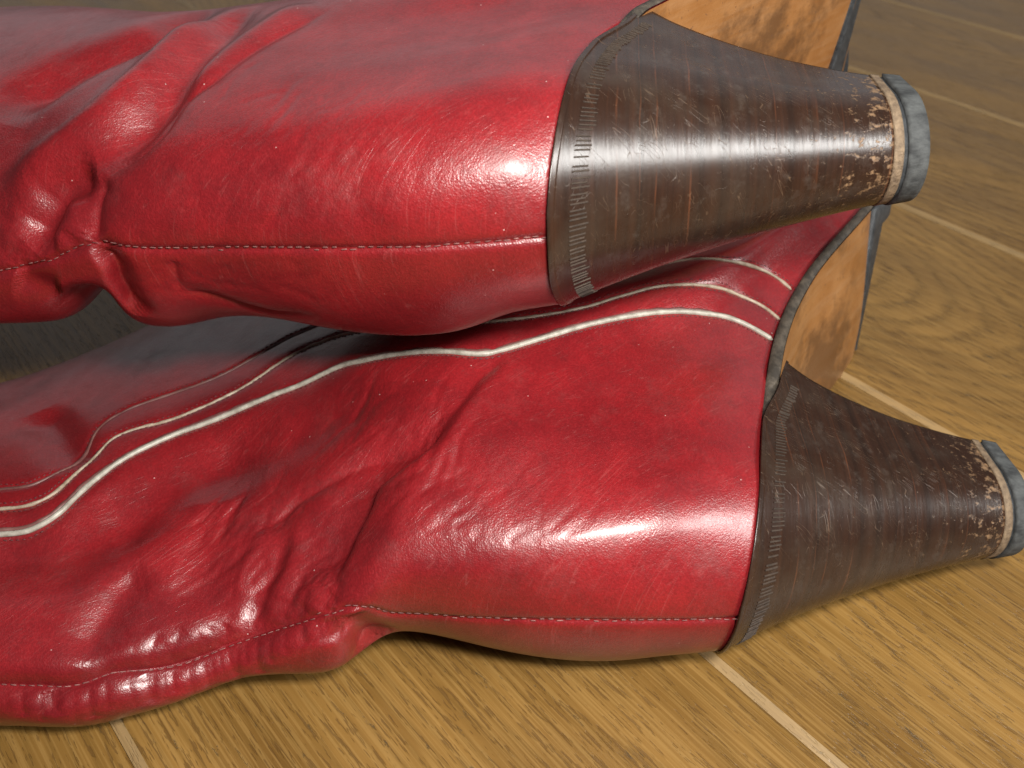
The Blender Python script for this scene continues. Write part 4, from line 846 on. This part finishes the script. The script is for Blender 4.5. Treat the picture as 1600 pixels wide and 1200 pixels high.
#LINES_END
#SPEC_BEGIN
# kind: g = soft, s = sharp, r = step (full width on one side only); amplitude mm, width mm
SPEC = {'seamA': ('s', -1.1, .9), 'seamB': ('s', -1.1, .9),
 'pipeA1': ('s', -.7, 1.6), 'pipeA2': ('s', -.9, 1.3), 'pipeA3': ('s', -.8, 1.0),
 'a1': ('l', -1.9, 9), 'a2': ('l', -5.0, 12), 'a3': ('s', -1.3, 2.2), 'a4': ('g', -2.4, 6.5), 'a5': ('g', -2.0, 9), 'a6': ('g', .8, 3.4),
 'a7': ('g', .8, 4.5), 'a8': ('g', -4.5, 6), 'a9': ('g', -1.4, 8), 'a10': ('g', -5.5, 15), 'a16': ('g', -2.2, 13), 'a11': ('g', -1.0, 3.4), 'a12': ('g', .7, 4),
 'a13': ('g', -3, 8), 'ra': ('g', 1.5, 10), 'rb': ('g', 1.2, 11), 'a14': ('g', -.8, 9), 'a15': ('g', 2.6, 8), 'roll': ('g', 2.6, 6.5), 'rollv': ('g', -1.6, 3.2),
 'b1': ('g', -5.6, 7), 'b1e': ('s', -1.3, 1.8), 'b1r': ('g', 2.4, 6), 'b2': ('g', 5.6, 9), 'b3': ('g', -6.2, 10), 'b4': ('g', -4.8, 6.5),
 'b5': ('g', 1.2, 4.6), 'b6': ('s', -2.2, 2.8), 'b6b': ('r', -5.0, 5.5), 'b7': ('g', -2.5, 6), 'b8': ('s', -1.8, 2.6), 'b9': ('g', .8, 5), 'b10': ('g', .6, 4),
 'b11': ('g', -1.0, 14), 'b12': ('s', -.8, 1.5)}
GEN = [('g', ('s', -.55, 1.6)), ('h', ('s', -.42, 1.7)), ('k', ('s', -.3, 1.6)), ('fa', ('g', -.18, 1.2)), ('fb', ('g', -.16, 1.2)), ('fc', ('g', -.10, 1.2)),
       ('fd', ('g', -.12, 1.6)), ('fe', ('g', -.11, 1.2)), ('ff', ('g', -.08, 1.5)), ('fg', ('g', -.06, 1.4)), ('fh', ('g', -.13, 1.5))]
#SPEC_END
def spec(n):
    if n in SPEC: return SPEC[n]
    for pre, sp in GEN:
        if n.startswith(pre) and n[len(pre):].isdigit():
            k = .45 + 1.1 * ((int(n[len(pre):]) * 7919 % 97) / 97)
            return (sp[0], sp[1] * k, sp[2] * (.8 + .5 * k * .6))
    return None
def grid_normals(P):
    du = np.gradient(P, axis=0); dv = np.roll(P, -1, 1) - np.roll(P, 1, 1)
    n = np.cross(du, dv); n /= np.linalg.norm(n, axis=-1, keepdims=True) + 1e-12
    return -n if (n[len(n) // 2, NV // 4, 2] < 0) else n
def displace(P, key):
    N = grid_normals(P); Vf = P.reshape(-1, 3); Nf = N.reshape(-1, 3); D = np.zeros(len(Vf))
    for n, (k, pts) in LINES.items():
        if k != key: continue
        sp = spec(n)
        if sp is None: continue
        kind, amp, wd = sp[0], sp[1] * 1e-3, sp[2] * 1e-3
        L = resample(np.array(pts) * 1e-3, min(.0009, max(.0004, wd * .12))); reach = wd * (2.8 if kind != 's' else 6.0)
        idx = np.where(np.all((Vf > L.min(0) - reach) & (Vf < L.max(0) + reach), axis=1))[0]
        if not len(idx): continue
        T = np.gradient(L, axis=0); T /= np.linalg.norm(T, axis=1, keepdims=True) + 1e-12
        long = n.startswith(('seam', 'pipe'))
        for c in range(0, len(idx), 20000):
            ii = idx[c:c + 20000]; X = Vf[ii]
            d2 = (X * X).sum(1)[:, None] + (L * L).sum(1)[None] - 2 * X @ L.T
            j = d2.argmin(1); dl = X - L[j]; d = np.sqrt(np.clip((dl * dl).sum(1), 0, None))
            sgn = np.einsum('ij,ij->i', np.cross(T[j], Nf[ii]), dl)
            s_ = j / (len(L) - 1)
            tap = 1.0 if long else smooth_step(-.03, .22, s_) * (1 - smooth_step(.78, 1.03, s_))
            if kind == 'g': f = np.exp(-(d / wd) ** 2)
            elif kind == 's': f = np.exp(-np.sqrt(d * d + (.25 * wd) ** 2) / wd) * 1.25
            else:
                ww = np.where((sgn < 0) == (kind == 'r'), wd, wd * .30); f = np.exp(-(d / ww) ** 2)
            D[ii] += amp * f * tap * np.clip(1 - (d / reach) ** 2, 0, 1) ** 2
    return P + (N.reshape(-1, 3) * D[:, None]).reshape(P.shape)
def tube(name, pts, rad, mat, parent, tree=None, lift=0.0, sides=8, wob=0.0, side=0.0):
    L = resample(np.array(pts) * 1e-3, .0009)
    if tree is not None:
        Q = []; NN = []
        for p in L:
            co, no, _, _ = tree.find_nearest(Vector(p)); Q.append(np.array(co)); NN.append(np.array(no))
        Q = np.array(Q); NN = np.array(NN)
        for _ in range(14):
            Q[1:-1] = (Q[:-2] + 2 * Q[1:-1] + Q[2:]) / 4; NN[1:-1] = (NN[:-2] + 2 * NN[1:-1] + NN[2:]) / 4
        NN /= np.linalg.norm(NN, axis=1, keepdims=True); L = Q + NN * lift
    T = np.gradient(L, axis=0); T /= np.linalg.norm(T, axis=1, keepdims=True)
    B = np.cross(T, NN); B /= np.linalg.norm(B, axis=1, keepdims=True)
    L = L + B * side
    a = np.linspace(0, 2 * np.pi, sides, endpoint=False)
    r = rad * (1 + wob * value_noise(L, 400, 3)); r[0] *= .3; r[-1] *= .3
    P = L[:, None] + r[:, None, None] * (np.cos(a)[None, :, None] * NN[:, None] + np.sin(a)[None, :, None] * B[:, None])
    return grid_obj(name, P, mat, parent, caps=True)
def stitches(name, pts, step, length, rad, mat, parent, tree, side=0.0, lift=.0002):
    """a run of separate thread stitches lying on the leather, one mesh"""
    L = resample(np.array(pts) * 1e-3, step); T = np.gradient(L, axis=0); V = []; Fc = []
    rg = random.Random(5)
    for p, t in zip(L, T):
        t = t / (np.linalg.norm(t) + 1e-9); co, no, _, _ = tree.find_nearest(Vector(p)); co = np.array(co); no = np.array(no)
        b = np.cross(t, no); co = co + b * side; l = length * rg.uniform(.75, 1.1)
        c2, n2, _, _ = tree.find_nearest(Vector(co)); co = np.array(c2) + np.array(n2) * lift
        t = t + b * rg.uniform(-.12, .12); base = len(V)
        for f, r in ((-.5, .35), (-.3, 1), (.3, 1), (.5, .35)):
            for q in range(5):
                an = q * 2 * math.pi / 5; V.append(co + t * l * f + rad * r * (math.cos(an) * no * .8 + math.sin(an) * b))
        for k in range(3):
            for q in range(5): Fc.append((base + k * 5 + q, base + k * 5 + (q + 1) % 5, base + k * 5 + 5 + (q + 1) % 5, base + k * 5 + 5 + q))
        Fc.append(tuple(base + q for q in range(5))[::-1]); Fc.append(tuple(base + 15 + q for q in range(5)))
    o = mesh_obj(name, V, Fc, mat, parent); o['kind'] = 'stuff'
    return o
def build_boot(pose, slices, label, skew, key, nu=700):
    root = bpy.data.objects.new('boot', None); C.objects.link(root)
    root.matrix_world = pose_matrix(**pose); root.empty_display_size = .02
    root['label'] = label; root['category'] = 'boot'; root['group'] = 'pair of red boots'
    Mi = root.matrix_world.inverted()
    for q in slices:
        if 'bw' in q: q['b'] = tuple(Mi @ Vector(q['bw'])); q['f'] = tuple(Mi @ Vector(q['fw']))
    P, ts = upper_surface(slices, nu, skew)
    Mw = np.array(root.matrix_world)
    def on_floor(P):                                   # no part of the leather below the floor
        Wd = P @ Mw[:3, :3].T + Mw[:3, 3]; z = Wd[..., 2]; k = 900.
        Wd[..., 2] = np.where(z > .02, z, .0015 + np.log1p(np.exp(np.clip(k * (z - .0015), -50, 50))) / k)
        return (Wd - Mw[:3, 3]) @ Mw[:3, :3]
    P = on_floor(P)
    if FOLDS_ON:
        N = grid_normals(P); soft = smooth_step(.105, .15, ts)[:, None]
        P = displace(P, key)
        if key == 'B':                                 # deep tuck on the underside behind the counter
            tt = ts[:, None]; win = smooth_step(3.9, 4.5, vv)[None] * (1 - smooth_step(5.95, 6.25, vv))[None]; tv = tt + (vv[None] - 5.2) * .004
            P = P + N * (win * (-.0115 * np.exp(-((tv - .143) / .0075) ** 2) + .0012 * np.exp(-((tv - .121) / .010) ** 2) + .0008 * np.exp(-((tv - .168) / .012) ** 2)))[..., None]
        sh = P.shape; q = P.reshape(-1, 3)
        nz = (value_noise(q, 50, 1) * .55 + value_noise(q, 120, 2) * .12).reshape(sh[:2])
        nz2 = value_noise(q, 38, 4).reshape(sh[:2]) * .25
        P = P + N * ((nz * soft + nz2) * 1e-3)[..., None]
        P = on_floor(P)
    uv = np.stack(np.broadcast_arrays(ts[:, None], (vv * .04)[None, :]), -1)
    up = grid_obj('upper', P, M['leather'], root, uv=uv, caps=True)
    build_heel(root, skew); build_sole(root, skew)
    if FOLDS_ON:
        me = up.data
        tree = BVHTree.FromPolygons([v.co.copy() for v in me.vertices], [tuple(p.vertices) for p in me.polygons])
        g = lambda n: LINES[n][1]
        stitches('back_seam', g('seam' + key), .0024, .0018, .00018, M['thread'], up, tree)
        if key == 'A':
            tube('piping', g('pipeA1'), .00090, M['piping'], up, tree, .0003, 10, .10)
            tube('piping_dark_line', g('pipeA1'), .00075, M['piping_dark'], up, tree, -.0002, 8, .3, -.0014)  # thin dark tube running along one side of the cream piping
            tube('piping', g('pipeA2'), .00064, M['piping_dull'], up, tree, .0, 8, .25)
            tube('piping', g('pipeA3')[:17], .00062, M['piping_dark'], up, tree, -.0001, 8, .25)
            tube('piping', g('pipeA3')[16:], .00070, M['piping_dull'], up, tree, .0001, 8, .25)
            for n, sd in (('pipeA1', .0021), ('pipeA2', .0019), ('pipeA2', -.0019), ('pipeA3', -.0018)):
                stitches('piping_stitches', g(n), .0017, .0011, .00020, M['thread_dark'], up, tree, sd, .0001)
    return root
boot_a = build_boot(POSE_A, SL_A, 'red leather boot lying lowest on the floor, white piping curving along its side', (.35, 0), 'A')
boot_b = build_boot(POSE_B, SL_B, 'red leather boot without visible piping lying on top of the other boot', (-.2, .2), 'B')
